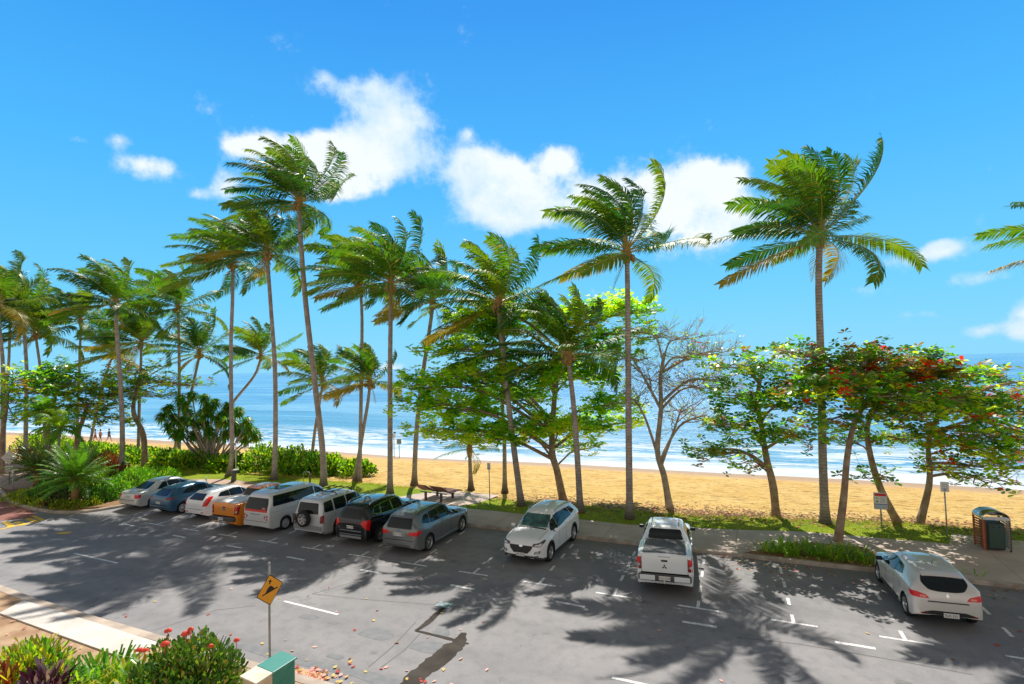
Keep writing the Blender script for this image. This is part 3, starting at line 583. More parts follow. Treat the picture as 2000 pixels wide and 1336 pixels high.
def almond(label, base, trunk, pads, seed, wts, r0=.24, group='spreading sea almond trees along the beach front', lsz=.26, bark=None, name='almond_tree', bare=0, cat='tree', dens=1.0, redfn=None):
    """trunk: world points from the foot up; pads: (world centre, radius x, radius y, half height, leaves, index of the trunk point it grows from)"""
    r = random.Random(seed); base = Vector(base); g = empty(name, base); tag(g, label, cat, group)
    tw = MB(); lf = MB(); T = smoothpath3([base]+[Vector(p) for p in trunk], 5)
    tr = MB(); n = len(T); tr.tube([p-base for p in T], [r0*.82*(1-.55*i/(n-1))*(1+.3*exp(-i/1.2))*(1+.08*noise.noise(p*1.5)) for i, p in enumerate(T)], 12)
    for (c, rx, ry, hz, nl, fr) in pads:
        c = Vector(c); s0 = T[int(fr*(n-1))]; mid = s0.lerp(c, .5)+Vector((0, 0, .12*(c-s0).length))+rv(r)*.25
        limb = smoothpath3([s0, mid, c], 5); Ls = (c-s0).length; rb = max(.035, min(r0*.4, .024*Ls+.02))
        tr.tube([p-base for p in limb], [lerp(rb, rb*.45, i/(len(limb)-1)) for i in range(len(limb))], 7, cap=False)
        nb = max(5, int(3.2*sqrt(rx*ry)*1.8)) if not bare else max(7, int(3*sqrt(rx*ry)*2))
        for b_i in range(nb):
            a_ = 6.283*(b_i+r.random()*.7)/nb; q = r.uniform(.55, 1.02); e_ = c+Vector((cos(a_)*rx*q, sin(a_)*ry*q, r.uniform(-.55, .75)*hz))
            st = limb[r.randint(len(limb)//2, len(limb)-1)]; pts = twig(tw, st-base, e_-base, rb*.38, .014, r)
            ends = [pts[-1]]; 
            for k in range(4 if not bare else 6):
                f = r.uniform(.25, 1); i0 = min(int(f*4), 3); sp = pts[i0].lerp(pts[i0+1], f*4-i0); d = (rv(r)*.9+(e_-c).normalized()*.6+Vector((0, 0, .25))); en = sp+d*r.uniform(.3, .75)*(1 if not bare else 1.3); pp_ = twig(tw, sp, en, .014, .005, r, .2, 2, 3); ends.append(en)
                if bare:
                    for _ in range(3): e2 = en+(rv(r)+Vector((0, 0, .5)))*r.uniform(.2, .4); twig(tw, pp_[1], e2, .008, .004, r, .2, 2, 3)
            if nl <= 0: continue
            per = max(1, int(nl*dens*1.75/nb/len(ends)))
            for en in ends:
                wn = noise.noise((en+base)*.55+Vector((seed, 0, 0)))
                w2 = list(wts)
                if wn > .12: w2 = [w2[0]*.4, w2[1]*.8, w2[2]*2.2, w2[3]*.5, w2[4], w2[5]*1.6]
                elif wn < -.12: w2 = [w2[0]*.4, w2[1]*1.6, w2[2]*.3, w2[3]*2, w2[4]*.4, w2[5]*.5]
                if redfn and redfn(en+base): w2 = [.12, .15, .1, .1, .5, .45]
                mi0 = pick(r, w2)
                nr = max(1, round(per/6.0)) if not bare else 1
                for j in range(nr):          # leaves stand in rosettes round a twig end
                    o_ = en+(rv(r)*r.uniform(.05, .5) if j else Vector()); ax = (Vector((0, 0, 1))+rv(r)*.45).normalized(); e1 = ax.orthogonal().normalized(); e2 = ax.cross(e1); ph = r.uniform(0, 6.28); mj = mi0 if r.random() < .65 else pick(r, w2)
                    for k in range(6 if not bare else 3):
                        an = ph+k*1.047+r.uniform(-.2, .2); d = (e1*cos(an)+e2*sin(an)+ax*r.uniform(-.15, .45)).normalized(); nrm = (ax-d*ax.dot(d)+rv(r)*.3).normalized(); l = lsz*r.uniform(.7, 1.15)
                        leaf(lf, o_+d*.03, d, nrm, l, l*.56, mj if r.random() < .85 else pick(r, w2))
    tr.build('trunk', bark or M_bark, g, smooth=True); tw.build('branches', bark or M_bark, g)
    if lf.f: lf.build('crown', ALM, g)
    return g
def pads_px(Y, L_):
    """(px, py, depth offset, rx px, rz px, leaves, from)"""
    out = []
    for (px, py, dyy, rpx, rz, nl, fr) in L_:
        c = H(px, py, Y+dyy); s_ = (Y+dyy)/F; out.append((c, rpx*s_, max(.8, rpx*s_*.8), rz*s_, nl, fr))
    return out
# A bright almond in the middle
b0 = P(1100, 978); Y = b0.y
almond('largest bright green almond tree, layered crown reaching left over the sea', b0, [H(1088, 920, Y), H(1078, 878, Y), H(1082, 790, Y+.3), H(1092, 700, Y+.5), H(1100, 640, Y+.5)],
 pads_px(Y, [(850, 740, .5, 80, 16, 520, .5), (930, 730, -.8, 90, 18, 700, .55), (835, 785, -.5, 65, 14, 420, .4), (900, 800, 1., 85, 20, 620, .4), (870, 840, 0, 75, 16, 480, .35), (940, 850, -1, 70, 14, 420, .35),
  (880, 682, .5, 75, 10, 420, .7), (960, 640, 1.2, 85, 14, 620, .8), (930, 615, 0, 60, 14, 380, .85), (1060, 610, 1.2, 80, 18, 560, .95), (1180, 600, 1.5, 90, 15, 560, .9), (1240, 610, .2, 60, 12, 260, .9),
  (1230, 655, 0, 70, 12, 320, .8), (1000, 770, 1, 95, 24, 760, .5), (1060, 730, -.8, 80, 24, 640, .6), (1140, 740, 1, 85, 22, 640, .65), (1200, 790, 0, 55, 22, 420, .5), (1190, 830, .6, 60, 16, 420, .4),
  (1090, 830, -1, 75, 20, 520, .4), (1020, 840, .4, 80, 18, 520, .35), (1170, 690, 0, 80, 20, 560, .75), (800, 760, .2, 35, 10, 150, .5), (1130, 870, .2, 60, 10, 200, .25)]),
 11, [.5, .12, .36, .02, .0, .01], r0=.28, lsz=.29, dens=1.75)
# B bare
b0 = P(1308, 994); Y = b0.y
g = almond('nearly leafless almond tree with pale twigs standing against the sea', b0, [H(1297, 930, Y), H(1284, 880, Y), H(1291, 800, Y), H(1290, 740, Y), H(1298, 690, Y)],
 pads_px(Y, [(1240, 780, .3, 40, 30, 6, .3), (1235, 700, .3, 40, 20, 12, .6), (1350, 700, .3, 70, 20, 12, .85), (1330, 660, 0, 65, 16, 60, .95), (1390, 690, .5, 70, 14, 16, .85), (1360, 755, .5, 80, 16, 8, .6), (1400, 745, -.3, 60, 16, 6, .65), (1330, 800, 0, 55, 30, 6, .3), (1380, 810, .5, 50, 24, 4, .35), (1265, 650, 0, 50, 20, 40, .95), (1270, 740, -.4, 40, 30, 6, .6)]),
 12, [.1, .15, .3, .1, .1, .3], r0=.22, bark=M_bark2, bare=1, lsz=.16)
RED = lambda en: (en.z > 6.6 and 11.5 < en.x < 20 and noise.noise(en*.9+Vector((3, 1, 2))) > .1)
mixw = [.14, .34, .17, .24, .02, .12]
b0 = P(1516, 1011); Y = b0.y
almond('almond tree with sparse dark green leaves, right of the leafless tree', b0, [H(1510, 950, Y), H(1497, 895, Y), H(1490, 850, Y), H(1480, 780, Y), H(1490, 710, Y)],
 pads_px(Y, [(1440, 720, -2.2, 60, 14, 240, .9), (1500, 725, -.4, 65, 16, 260, .95), (1555, 690, .8, 70, 14, 150, .98), (1460, 775, -3.2, 75, 16, 360, .75), (1520, 790, -2.2, 75, 18, 380, .7), (1430, 835, -2.4, 60, 14, 260, .5), (1480, 850, -.6, 65, 16, 240, .45), (1400, 890, 0, 45, 12, 130, .35), (1450, 905, .4, 45, 10, 90, .3), (1560, 850, -2.6, 75, 16, 240, .5), (1575, 740, -3.0, 65, 18, 320, .8), (1370, 880, .3, 30, 8, 40, .35)]),
 13, [.1, .42, .12, .32, .01, .08], r0=.24, lsz=.27, dens=1.3)
b0 = P(1636, 1063); Y = b0.y
almond('almond tree growing from the kerbside plant bed, red leaves on top', b0, [H(1648, 970, Y), H(1655, 890, Y), H(1668, 830, Y), H(1690, 790, Y)],
 pads_px(Y, [(1650, 730, .3, 90, 16, 420, .95), (1720, 720, 1, 90, 18, 520, .98), (1790, 725, .2, 80, 16, 420, .98), (1600, 765, -1.6, 80, 16, 420, .9), (1690, 770, -2.0, 95, 18, 560, .95), (1780, 775, .6, 95, 18, 560, .98), (1860, 780, -1.8, 85, 18, 480, .98), (1620, 820, -1.2, 70, 12, 220, .8), (1740, 815, -1.6, 80, 14, 320, .9), (1640, 700, .3, 60, 16, 180, .98), (1560, 690, .5, 60, 14, 110, .95), (1880, 730, .5, 70, 12, 240, .98), (1700, 700, .3, 60, 12, 200, .98)]),
 14, mixw, r0=.2, lsz=.26, redfn=RED, dens=1.25)
b0 = P(1755, 1024); Y = b0.y
almond('leaning almond tree whose foot stands behind the red topped sign', b0, [H(1722, 960, Y), H(1700, 890, Y), H(1695, 830, Y), H(1720, 770, Y)],
 pads_px(Y, [(1760, 700, .5, 90, 16, 320, .98), (1830, 735, -2.0, 90, 16, 380, .98), (1700, 745, 1., 80, 16, 300, .95), (1820, 800, 1.2, 90, 20, 460, .9), (1760, 860, .4, 75, 14, 190, .6), (1650, 860, .2, 60, 14, 120, .5), (1690, 930, -.2, 45, 10, 60, .35)]),
 15, mixw, r0=.22, lsz=.27, redfn=RED, dens=1.25)
b0 = P(1795, 1027); Y = b0.y
almond('crooked slim almond tree between the red topped sign and the grey pole', b0, [H(1810, 970, Y), H(1816, 930, Y), H(1814, 860, Y), H(1840, 800, Y)],
 pads_px(Y, [(1880, 790, .2, 100, 20, 560, .95), (1960, 810, .5, 90, 22, 520, .95), (1940, 860, -3.2, 90, 20, 520, .8), (1860, 860, -1.6, 90, 18, 460, .8), (1900, 910, -2.2, 90, 14, 380, .6), (1980, 900, .5, 70, 20, 380, .7), (1830, 920, .2, 50, 10, 90, .5), (1930, 945, -.6, 70, 8, 110, .5), (1960, 770, .5, 70, 14, 260, .95), (2030, 860, .5, 80, 24, 300, .8), (2010, 745, .6, 50, 10, 90, .95)]),
 16, [.2, .3, .26, .1, .02, .14], r0=.2, lsz=.26, redfn=lambda en: noise.noise(en*1.1) > .42)
LW = [.12, .3, .26, .14, .0, .16]
Y = 46; b0 = H(283, 890, Y); b0.z = -.1
almond('crook-stemmed almond tree right of the garden bed palm', b0, [H(280, 850, Y), H(262, 810, Y), H(262, 780, Y), H(270, 750, Y)],
 pads_px(Y, [(250, 745, 0, 60, 14, 360, .98), (310, 745, .5, 70, 12, 360, .98), (360, 752, .3, 55, 8, 200, .98), (270, 722, 0, 60, 12, 300, .98), (225, 775, .4, 45, 14, 260, .9), (300, 775, .3, 60, 10, 160, .9)]), 21, LW, r0=.3, lsz=.3)
Y = 45; b0 = H(152, 890, Y); b0.z = -.1
almond('dense almond tree with forked stem in the left garden', b0, [H(152, 850, Y), H(162, 820, Y), H(170, 790, Y)],
 pads_px(Y, [(165, 760, 0, 60, 16, 520, .98), (215, 765, .5, 60, 16, 480, .98), (190, 800, 0, 60, 16, 460, .9), (220, 820, .4, 45, 10, 260, .8), (150, 800, .6, 45, 14, 300, .9), (120, 765, .4, 50, 14, 320, .98)]), 22, LW, r0=.3, lsz=.3)
Y = 47; b0 = H(88, 890, Y); b0.z = 0
almond('upright glossy dark green tree, peak above its neighbours at the left', b0, [H(92, 850, Y), H(105, 790, Y), H(115, 740, Y)],
 pads_px(Y, [(112, 712, 0, 26, 12, 260, .98), (115, 735, 0, 42, 14, 460, .98), (95, 755, .3, 50, 14, 420, .9), (135, 750, -.3, 40, 12, 340, .9), (85, 730, .5, 30, 10, 160, .9)]), 23, [.25, .45, .05, .35, 0, 0], r0=.25, lsz=.3, name='leafy_tree')
Y = 44; b0 = H(4, 890, Y); b0.z = 0
almond('pale olive almond tree at the far left edge', b0, [H(5, 850, Y), H(12, 800, Y), H(15, 770, Y)],
 pads_px(Y, [(20, 750, 0, 60, 14, 360, .98), (60, 765, .5, 45, 12, 240, .98), (10, 790, 0, 55, 14, 300, .9), (35, 820, .3, 40, 12, 160, .8), (25, 725, .3, 45, 10, 180, .98)]), 24, LW, r0=.25, lsz=.3)

# shrubs ------------------------------------------------------------------
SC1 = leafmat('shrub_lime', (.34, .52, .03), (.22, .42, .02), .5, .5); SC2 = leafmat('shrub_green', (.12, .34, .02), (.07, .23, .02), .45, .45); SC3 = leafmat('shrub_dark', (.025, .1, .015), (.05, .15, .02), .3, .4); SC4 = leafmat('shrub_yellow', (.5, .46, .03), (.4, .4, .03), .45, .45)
SRED = leafmat('cordyline_red', (.22, .035, .02), (.13, .02, .02), .3, .35, tcol=(1.8, .6, .5)); SBR = leafmat('cordyline_bronze', (.34, .13, .04), (.22, .06, .03), .35, .4, tcol=(1.6, .8, .5)); SPU = leafmat('dark_purple_leaf', (.05, .012, .03), (.09, .02, .045), .25, .3, tcol=(1, .5, .8))
M_stem = mat('shrub_stem', (.16, .1, .05), .9)
def shrub(name, label, c, lobes, nl, mats, wts, l, w, seed, cat='shrub', group=None, up=.5, kind=None, flat=.6):
    """lobes: (dx, dy, radius, height) domes in row axes about c; leaves spread through the outer shell of every dome"""
    r = random.Random(seed); c = Vector(c); g = empty(name, c); tag(g, label, cat, group, kind)
    st = MB(); lf = MB(); tot = sum(q[2]*q[2] for q in lobes)
    for (ax, ay, ra, hz) in lobes:
        lc = UU*ax+VV*ay
        for k in range(7): a_ = r.uniform(0, 6.28); st.tube([lc*.85, lc+Vector((cos(a_)*ra*.35, sin(a_)*ra*.35, hz*.5)), lc+Vector((cos(a_)*ra*.65, sin(a_)*ra*.65, hz*.82))], [.03, .02, .008], 4, cap=False)
        for k in range(int(nl*ra*ra/tot)):
            v = rv(r); v.z = abs(v.z) if r.random() < .82 else -abs(v.z)*.2
            q = r.uniform(.35, 1)**.35; bump_ = 1+.22*noise.noise(Vector((v.x*2.2, v.y*2.2, v.z*2.2+seed))+lc)
            p = lc+Vector((v.x*ra, v.y*ra, max(.02, v.z*hz)))*q*bump_
            d = (v+rv(r)*.8+Vector((0, 0, up))).normalized(); nrm = (v+Vector((0, 0, .8))+rv(r)*.5).normalized()
            wn = noise.noise((p+c)*1.1+Vector((seed, 3, 0))); w2 = list(wts)
            if wn > .1: w2[0] *= 2.2
            if wn < -.1: w2[-1] *= 2
            ll = l*r.uniform(.7, 1.25); leaf(lf, p, d, nrm, ll, w*ll/l, pick(r, w2))
    st.build('stems', M_stem, g); lf.build('foliage', mats, g); return g
HG = 'bright green beach shrubs forming the hedge behind the lawn'
def hz_(px, py, z=0): return P(px, py, z)
hedge = [((668, 932), 1.15, 1.0, 900, 'rounded green beach shrub at the right end of the hedge'), ((600, 930), 1.8, 1.5, 1500, 'wide lime beach shrub between the van palm and the tallest palm'),
 ((548, 928), 1.8, 1.9, 1500, 'lime beach shrub immediately behind the orange truck roof palm'), ((492, 925), 1.9, 2.0, 1400, 'lime beach shrub just right of the beach shower'), ((420, 924), 1.9, 1.3, 1300, 'green beach shrub in front of the pandanus stems'),
 ((360, 918), 1.9, 1.3, 1300, 'bright beach shrub behind the blue hatchback'), ((305, 914), 1.9, 1.3, 1300, 'bright beach shrub behind the silver sedan roof'), ((255, 908), 2.0, 1.2, 1300, 'green beach shrub right behind the garden bed palm'),
 ((200, 896), 2.0, 1.1, 1300, 'green beach shrub below the walkers on the sand'), ((150, 890), 2.1, 1.1, 1200, 'green beach shrub under the forked almond tree'), ((95, 884), 2.1, 1.1, 1200, 'lime beach shrub behind the small bright palms'), ((45, 878), 2.2, 1.6, 1200, 'lime beach shrub at the left end of the hedge')]
for i, (bp, ra, hh_, nl, lab) in enumerate(hedge):
    r = random.Random(40+i); c = P(*bp)+VV*1.2; c.z = .0
    shrub('beach_shrub', lab, c, [(0, 0, ra, hh_)]+[(r.uniform(-1, 1)*ra*.8, r.uniform(-.2, 1)*ra*.7, ra*r.uniform(.55, .8), hh_*r.uniform(.7, .95)) for _ in range(4)], int(nl*1.9), [SC1, SC2, SC4, SC3], [.34, .36, .1, .22], .25, .13, 40+i, group=HG)
# pandanus
Y = 46.0; b0 = H(405, 900, Y); b0.z = .05; g = empty('pandanus_tree', b0); tag(g, 'pandanus with many twisting stems and strappy dark heads', 'tree')
r = random.Random(5); st = MB(); lf = MB()
heads = [(330, 800), (352, 782), (375, 775), (398, 780), (420, 790), (445, 795), (465, 805), (482, 825), (495, 845), (470, 850), (440, 850), (410, 845), (385, 830), (355, 825), (330, 835), (318, 815), (425, 820), (455, 830), (395, 810), (368, 808), (345, 850), (480, 860), (436, 812), (405, 795), (360, 795), (500, 855), (340, 818), (378, 850), (372, 825), (400, 830), (440, 825), (465, 838), (420, 862), (395, 862), (352, 848), (486, 842), (410, 805), (450, 808)]
for i, (x, y) in enumerate(heads):
    e_ = H(x, y, Y+r.uniform(-1.3, 1.3))-b0; a0_ = Vector((r.uniform(-.5, .9), r.uniform(-.4, .4), 0)); m1 = a0_.lerp(e_, .5)+Vector((r.uniform(-.3, .3), 0, -.2))
    st.tube(smoothpath3([a0_, m1, e_], 4), [.09, .09, .08, .08, .07, .06, .06, .05, .05], 6)
    for k in range(170):
        v = rv(r); v.z = v.z*.8+.25; v.normalize(); ln = r.uniform(.5, .95); q1 = e_+v*ln*.6; q2 = q1+(v+Vector((0, 0, -1.1))).normalized()*ln*.45; s_ = v.cross(Vector((0, 0, 1))); s_ = s_.normalized()*.06 if s_.length > .1 else Vector((.06, 0, 0))
        lf.add([e_-s_, e_+s_, q1+s_, q1-s_, q2], [(0, 1, 2, 3), (3, 2, 4)], pick(r, [.5, .25, .12, .13]))
st.build('stems', M_bark2, g, smooth=True); lf.build('foliage', [SC2, AL2, SC4, AL4], g)
# small feathery garden palms
def smallpalm(label, base, top, R_, nf, sd, mats, name='garden_palm', rad=.1, up=1.2, lw=.05, gap=.05, leafl=None, wk=.4, trunkm=None, grav=1.0, group=None, lo=-.2, stiff=1.):
    r = random.Random(sd); base = Vector(base); top = Vector(top); g = empty(name, base); tag(g, label, 'palm' if name == 'garden_palm' else 'cycad', group)
    mb = MB(); c = top-base; mb.tube([Vector(), c*.5+Vector((.03, 0, 0)), c], [rad*1.3, rad, rad*.9], 9); mb.build('trunk', trunkm or M_palmbark, g, smooth=True)
    mb = MB()
    for i in range(nf):
        q = i/(nf-1); frond(mb, c, i*2.4+sd, lerp(up, lo, q)+r.uniform(-.1, .1), R_*r.uniform(.85, 1.1), WIND*wk, grav, r, pick(r, [.6, 0, .4]) , leafl=leafl or R_*.27, gap=gap, lw=lw, stiff=stiff)
    mb.build('crown', mats, g); return g
GP = [SC2, M_pet, SC1, SC4, M_fibre, AL2]
Y = 43; b0 = H(88, 895, Y); b0.z = .1; smallpalm('taller bright garden palm with arching leaves at the left', b0, H(86, 806, Y), 2.3, 20, 51, GP, rad=.12, lw=.07, leafl=.75, grav=1.5)
Y = 41; b0 = H(110, 900, Y); b0.z = .1; smallpalm('lower bright garden palm with a white stem beside the bollard', b0, H(117, 836, Y), 2.2, 18, 52, GP, rad=.09, lw=.07, leafl=.7, grav=1.5, trunkm=mat('pale_stem', (.55, .52, .48), .8, var=.3, vscale=6))
# cycads in the island
CY = [SC2, M_pet, AL4, SC3, M_fibre, AL4]
b0 = P(146, 990); b0.z = .12; smallpalm('large cycad with a shaggy stem at the front of the island bed', b0, b0+Vector((0, 0, 1.55)), 2.3, 52, 53, CY, name='cycad', rad=.22, up=1.4, lw=.04, gap=.045, leafl=.42, wk=.35, trunkm=M_fibre, grav=.7, lo=-.25, stiff=1.5)
b0 = P(74, 955); b0.z = .12; smallpalm('smaller grey green cycad beside the paved side path', b0, b0+Vector((-.1, 0, 1.2)), 2.2, 40, 54, [AL4, M_pet, leafmat('cycad_grey', (.12, .17, .1), (.06, .11, .06), .3, .4), SC3, M_fibre, AL4], name='cycad', rad=.22, up=1.3, lw=.04, gap=.05, leafl=.4, wk=.6, trunkm=M_fibre, grav=.8, lo=-.3, stiff=1.4)
def isl(name, lab, px, py, ra, hh_, nl, mats, wts, l, w, sd, grp=None, extra=2, cat='shrub', up=.5):
    r = random.Random(sd); c = P(px, py); c.z = .1
    shrub(name, lab, c, [(0, 0, ra, hh_)]+[(r.uniform(-1, 1)*ra*.9, r.uniform(-.5, .9)*ra*.6, ra*.7, hh_*r.uniform(.75, 1)) for _ in range(extra)], nl, mats, wts, l, w, sd, cat, grp, up)
DK = 'dark low shrubs in the island bed'
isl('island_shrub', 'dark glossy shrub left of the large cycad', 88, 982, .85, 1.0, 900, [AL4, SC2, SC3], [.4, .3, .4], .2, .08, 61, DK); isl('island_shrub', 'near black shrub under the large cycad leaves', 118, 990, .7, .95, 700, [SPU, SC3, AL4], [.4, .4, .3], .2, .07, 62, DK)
isl('island_shrub', 'dark shrub right of the large cycad stem', 182, 985, 1.0, .95, 1100, [SC3, AL4, SC2], [.4, .4, .2], .16, .06, 63, DK); isl('island_shrub', 'mid green shrub behind the bumper of the silver sedan', 222, 968, 1.15, 1.0, 1300, [SC2, SC1, AL2], [.6, .15, .3], .18, .06, 64, DK)
isl('island_shrub', 'bright green shrub between the garden bed palm and the sedan', 262, 952, 1.4, 1.2, 1900, [SC2, AL2, SC1], [.6, .2, .15], .22, .05, 65, DK, 4); isl('island_shrub', 'lime shrub in the middle of the island bed', 185, 962, 1.0, 1.25, 1200, [SC1, SC2, SC4], [.4, .45, .1], .2, .06, 66, DK)
isl('island_shrub', 'green shrub running towards the lawn by the palm', 300, 940, 1.5, .8, 1800, [SC2, AL2, SC1], [.6, .2, .2], .2, .05, 67, DK, 4)
isl('cordyline', 'bronze cordyline around the foot of the garden bed palm', 222, 940, .9, 1.0, 500, [SBR, SRED, SC3], [.4, .45, .1], .4, .07, 68, 'bronze and red cordylines', 2); isl('cordyline', 'red cordyline clump left of the white bollard', 48, 905, .9, 1.3, 600, [SRED, SBR, SPU], [.5, .3, .2], .4, .07, 69, 'bronze and red cordylines', 2)
isl('cordyline', 'bronze cordyline behind the large cycad near the hedge', 205, 915, 1.1, 1.1, 600, [SBR, SRED, SC3], [.5, .3, .2], .4, .07, 70, 'bronze and red cordylines', 2)
isl('cordyline', 'olive brown cordyline beside the white bollard', 78, 918, .9, 1.0, 500, [M_fr3, SBR, SC3], [.4, .3, .3], .4, .06, 71, 'bronze and red cordylines', 2)
isl('island_shrub', 'deep green shrub between the two cycads', 112, 958, 1.1, 1.1, 1500, [AL4, SC2, SC3], [.35, .35, .3], .22, .07, 72, DK, 3); isl('island_shrub', 'broad green shrub behind the large cycad', 160, 938, 1.3, 1.3, 1900, [SC2, SC1, SC3], [.5, .25, .2], .22, .07, 73, DK, 4)
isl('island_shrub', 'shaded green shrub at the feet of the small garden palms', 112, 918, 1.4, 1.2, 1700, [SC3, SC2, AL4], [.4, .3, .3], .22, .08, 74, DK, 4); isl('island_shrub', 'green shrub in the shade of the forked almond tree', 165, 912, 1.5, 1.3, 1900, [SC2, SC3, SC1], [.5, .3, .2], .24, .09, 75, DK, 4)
isl('island_shrub', 'olive shrub beside the smaller cycad stem', 92, 938, 1.1, 1.0, 1300, [M_fr2, SC2, SC3], [.3, .4, .3], .22, .06, 76, DK, 3); isl('island_shrub', 'dense dark green shrub left of the sedan boot', 205, 978, 1.0, .9, 1400, [SC3, SC2, AL4], [.4, .3, .3], .16, .06, 77, DK, 3)
isl('island_shrub', 'lime shrub directly left of the garden bed palm', 205, 945, 1.1, 1.1, 1500, [SC1, SC2, SC3], [.4, .4, .2], .2, .06, 78, DK, 3)
YG = 'yellow green clumps edging the island bed'
for i, (x, y, ra, lab) in enumerate([(30, 982, .75, 'leftmost yellow green edging clump at the tip of the island'), (58, 990, .85, 'yellow green edging clump second from the left'), (85, 994, .7, 'yellow green edging clump below the dark glossy shrub'), (122, 998, .6, 'yellow green edging clump below the large cycad, left one'), (143, 1000, .6, 'yellow green edging clump below the large cycad, right one'), (181, 992, .42, 'small isolated yellow green clump near the sedan'), (55, 972, .7, 'yellow edging clump beside the thin sign post')]):
    isl('edging_plant', lab, x, y-3, ra, .42, int(900*ra), [M_fr2, SC4, SC2], [.5, .35, .12], .16, .03, 80+i, YG, 2, 'plant', 1.0)
# strap-leaved lilies in the kerbside bed
LG = 'strap leaved lilies in the kerbside bed'
M_lily = leafmat('lily_leaf', (.1, .26, .02), (.2, .36, .03), .4, .35)
def strap(name, lab, c, n, ln, w, sd, mats, grp, cat='plant', spread=.3):
    r = random.Random(sd); g = empty(name, c); tag(g, lab, cat, grp); mb = MB()
    for i in range(n):
        a_ = r.uniform(0, 6.28); o_ = Vector((cos(a_), sin(a_), 0))*r.uniform(0, spread); e_ = r.uniform(.5, 1.35); d = Vector((cos(a_)*cos(e_), sin(a_)*cos(e_), sin(e_))); L_ = ln*r.uniform(.7, 1.15); s_ = d.cross(Vector((0, 0, 1))).normalized()*w
        q0 = o_; q1 = q0+d*L_*.4; q2 = q1+(d+Vector((0, 0, -.35))).normalized()*L_*.35; q3 = q2+(d+Vector((0, 0, -1.1))).normalized()*L_*.3
        mb.add([q0-s_*.4, q0+s_*.4, q1+s_*.5, q1-s_*.5, q2+s_*.4, q2-s_*.4, q3], [(0, 1, 2, 3), (3, 2, 4, 5), (5, 4, 6)], pick(r, [.6, .3, .1]))
    mb.build('leaves', mats, g); return g
LL = ['leftmost', 'second from the left at the kerb', 'third from the left at the kerb', 'third column on the path side', 'fourth column at the kerb', 'fourth column on the path side', 'just left of the trunk at the kerb', 'just left of the trunk on the path side', 'in front of the trunk at the kerb', 'in front of the trunk on the path side', 'just right of the trunk at the kerb', 'just right of the trunk on the path side', 'eighth column at the kerb', 'eighth column on the path side', 'ninth column at the kerb', 'ninth column on the path side', 'second from the right', 'rightmost, nearest the pearl hatchback', 'spare', 'spare', 'spare']
k = 0
for u in [4.6, 5.0, 5.4, 5.8, 6.3, 6.75, 7.2, 7.65, 8.1, 8.5, 8.9]:
    for v_ in (5.85, 6.5):
        if v_ > 6 and (u < 5.2 or u > 8.3): continue
        rr_ = random.Random(int(u*100+v_*10)); strap('lily', 'lily clump in the kerbside bed, '+LL[k], UV(u+rr_.uniform(-.15, .15), v_+rr_.uniform(-.15, .15), .13), 34, .62, .045, 100+k, [M_lily, SC1, SC4], LG); k += 1
strap('lily', 'stray lily clump poking out behind the pearl hatchback', UV(11.3, 5.75, .13), 14, .4, .04, 140, [M_lily, SC1, SC4], None)
# foreground garden under the balcony
IX = [leafmat('ixora_leaf', (.05, .14, .02), (.09, .2, .03), .3, .3), leafmat('ixora_young', (.2, .3, .03), (.13, .2, .04), .35, .35), leafmat('ixora_bronze', (.22, .12, .04), (.12, .16, .03), .3, .35), AL4]
def fg(px, py, zt):
    """a point zt above the verge whose image is (px, py)"""
    d = ray(px, py); t = (zt-CAMZ)/d.z; return Vector((d.x*t, d.y*t, .1))
c = fg(388, 1262, 1.35)
g = shrub('ixora_bush', 'large rounded ixora bush with red flower heads beside the cabinets', c, [(0, 0, 1.05, 1.45), (-.7, -.2, .7, 1.3), (.6, -.2, .75, 1.25), (.1, -.7, .9, 1.1), (.75, -.8, .8, .9), (-.6, -.9, .8, .95)], 7500, IX, [.45, .3, .1, .15], .15, .062, 150)
r = random.Random(9); M_fl = mat('ixora_flower', (.75, .03, .02), .5, col2=(.85, .12, .05), vscale=30)
def flowers(g, c, pxs, zt):
    for (x, y, s_) in pxs:
        mb = MB(); d = ray(x, y); t = (c.y-.0-0.35)/d.y; p = Vector((d.x*t, d.y*t, CAMZ+d.z*t))-c; mb.tube([p+Vector((0, 0, -.2)), p], .008, 4)
        for k in range(46):
            v = rv(r); v.z = abs(v.z)*.6; q = p+v*.085*s_; n_ = (v+Vector((0, -.4, .6))).normalized(); a_ = n_.orthogonal().normalized()*.024; b_ = n_.cross(a_); mb.add([q-a_-b_, q+a_-b_, q+a_+b_, q-a_+b_], [(0, 1, 2, 3)])
        mb.build('flower_head', M_fl, g)
flowers(g, c, [(328, 1232, .8), (363, 1238, 1.1), (322, 1258, 1.0), (272, 1270, .9), (283, 1271, .8), (372, 1229, .6), (462, 1250, .6), (377, 1317, 1.0), (411, 1262, .6)], 1.3)
FG = 'mixed foliage plants in the foreground garden'
c2 = fg(70, 1270, 1.0); shrub('croton_bush', 'olive and yellow croton bush at the left of the foreground garden', c2, [(0, 0, .7, 1.1), (-.5, 0, .6, .95), (.5, -.1, .65, 1.05), (0, -.6, .8, .9)], 2600, [SC1, SC4, leafmat('croton_olive', (.16, .2, .03), (.24, .16, .04), .35, .35), SC2], [.25, .2, .4, .3], .2, .05, 151, group=FG)
c3 = fg(15, 1320, .9); shrub('cordyline', 'striped yellow and crimson cordyline in the bottom left corner', c3, [(0, 0, .5, .85), (-.3, -.3, .5, .8)], 420, [SRED, SC4, SBR], [.35, .35, .3], .45, .06, 152, group=FG)
c4 = fg(85, 1330, .8); shrub('cordyline', 'dark purple cordyline in front of the croton bush', c4, [(0, 0, .5, .8), (.4, -.2, .4, .7)], 420, [SPU, SPU, leafmat('mauve_leaf', (.28, .2, .3), (.16, .08, .14), .3, .3)], [.4, .3, .3], .42, .07, 153, group=FG)
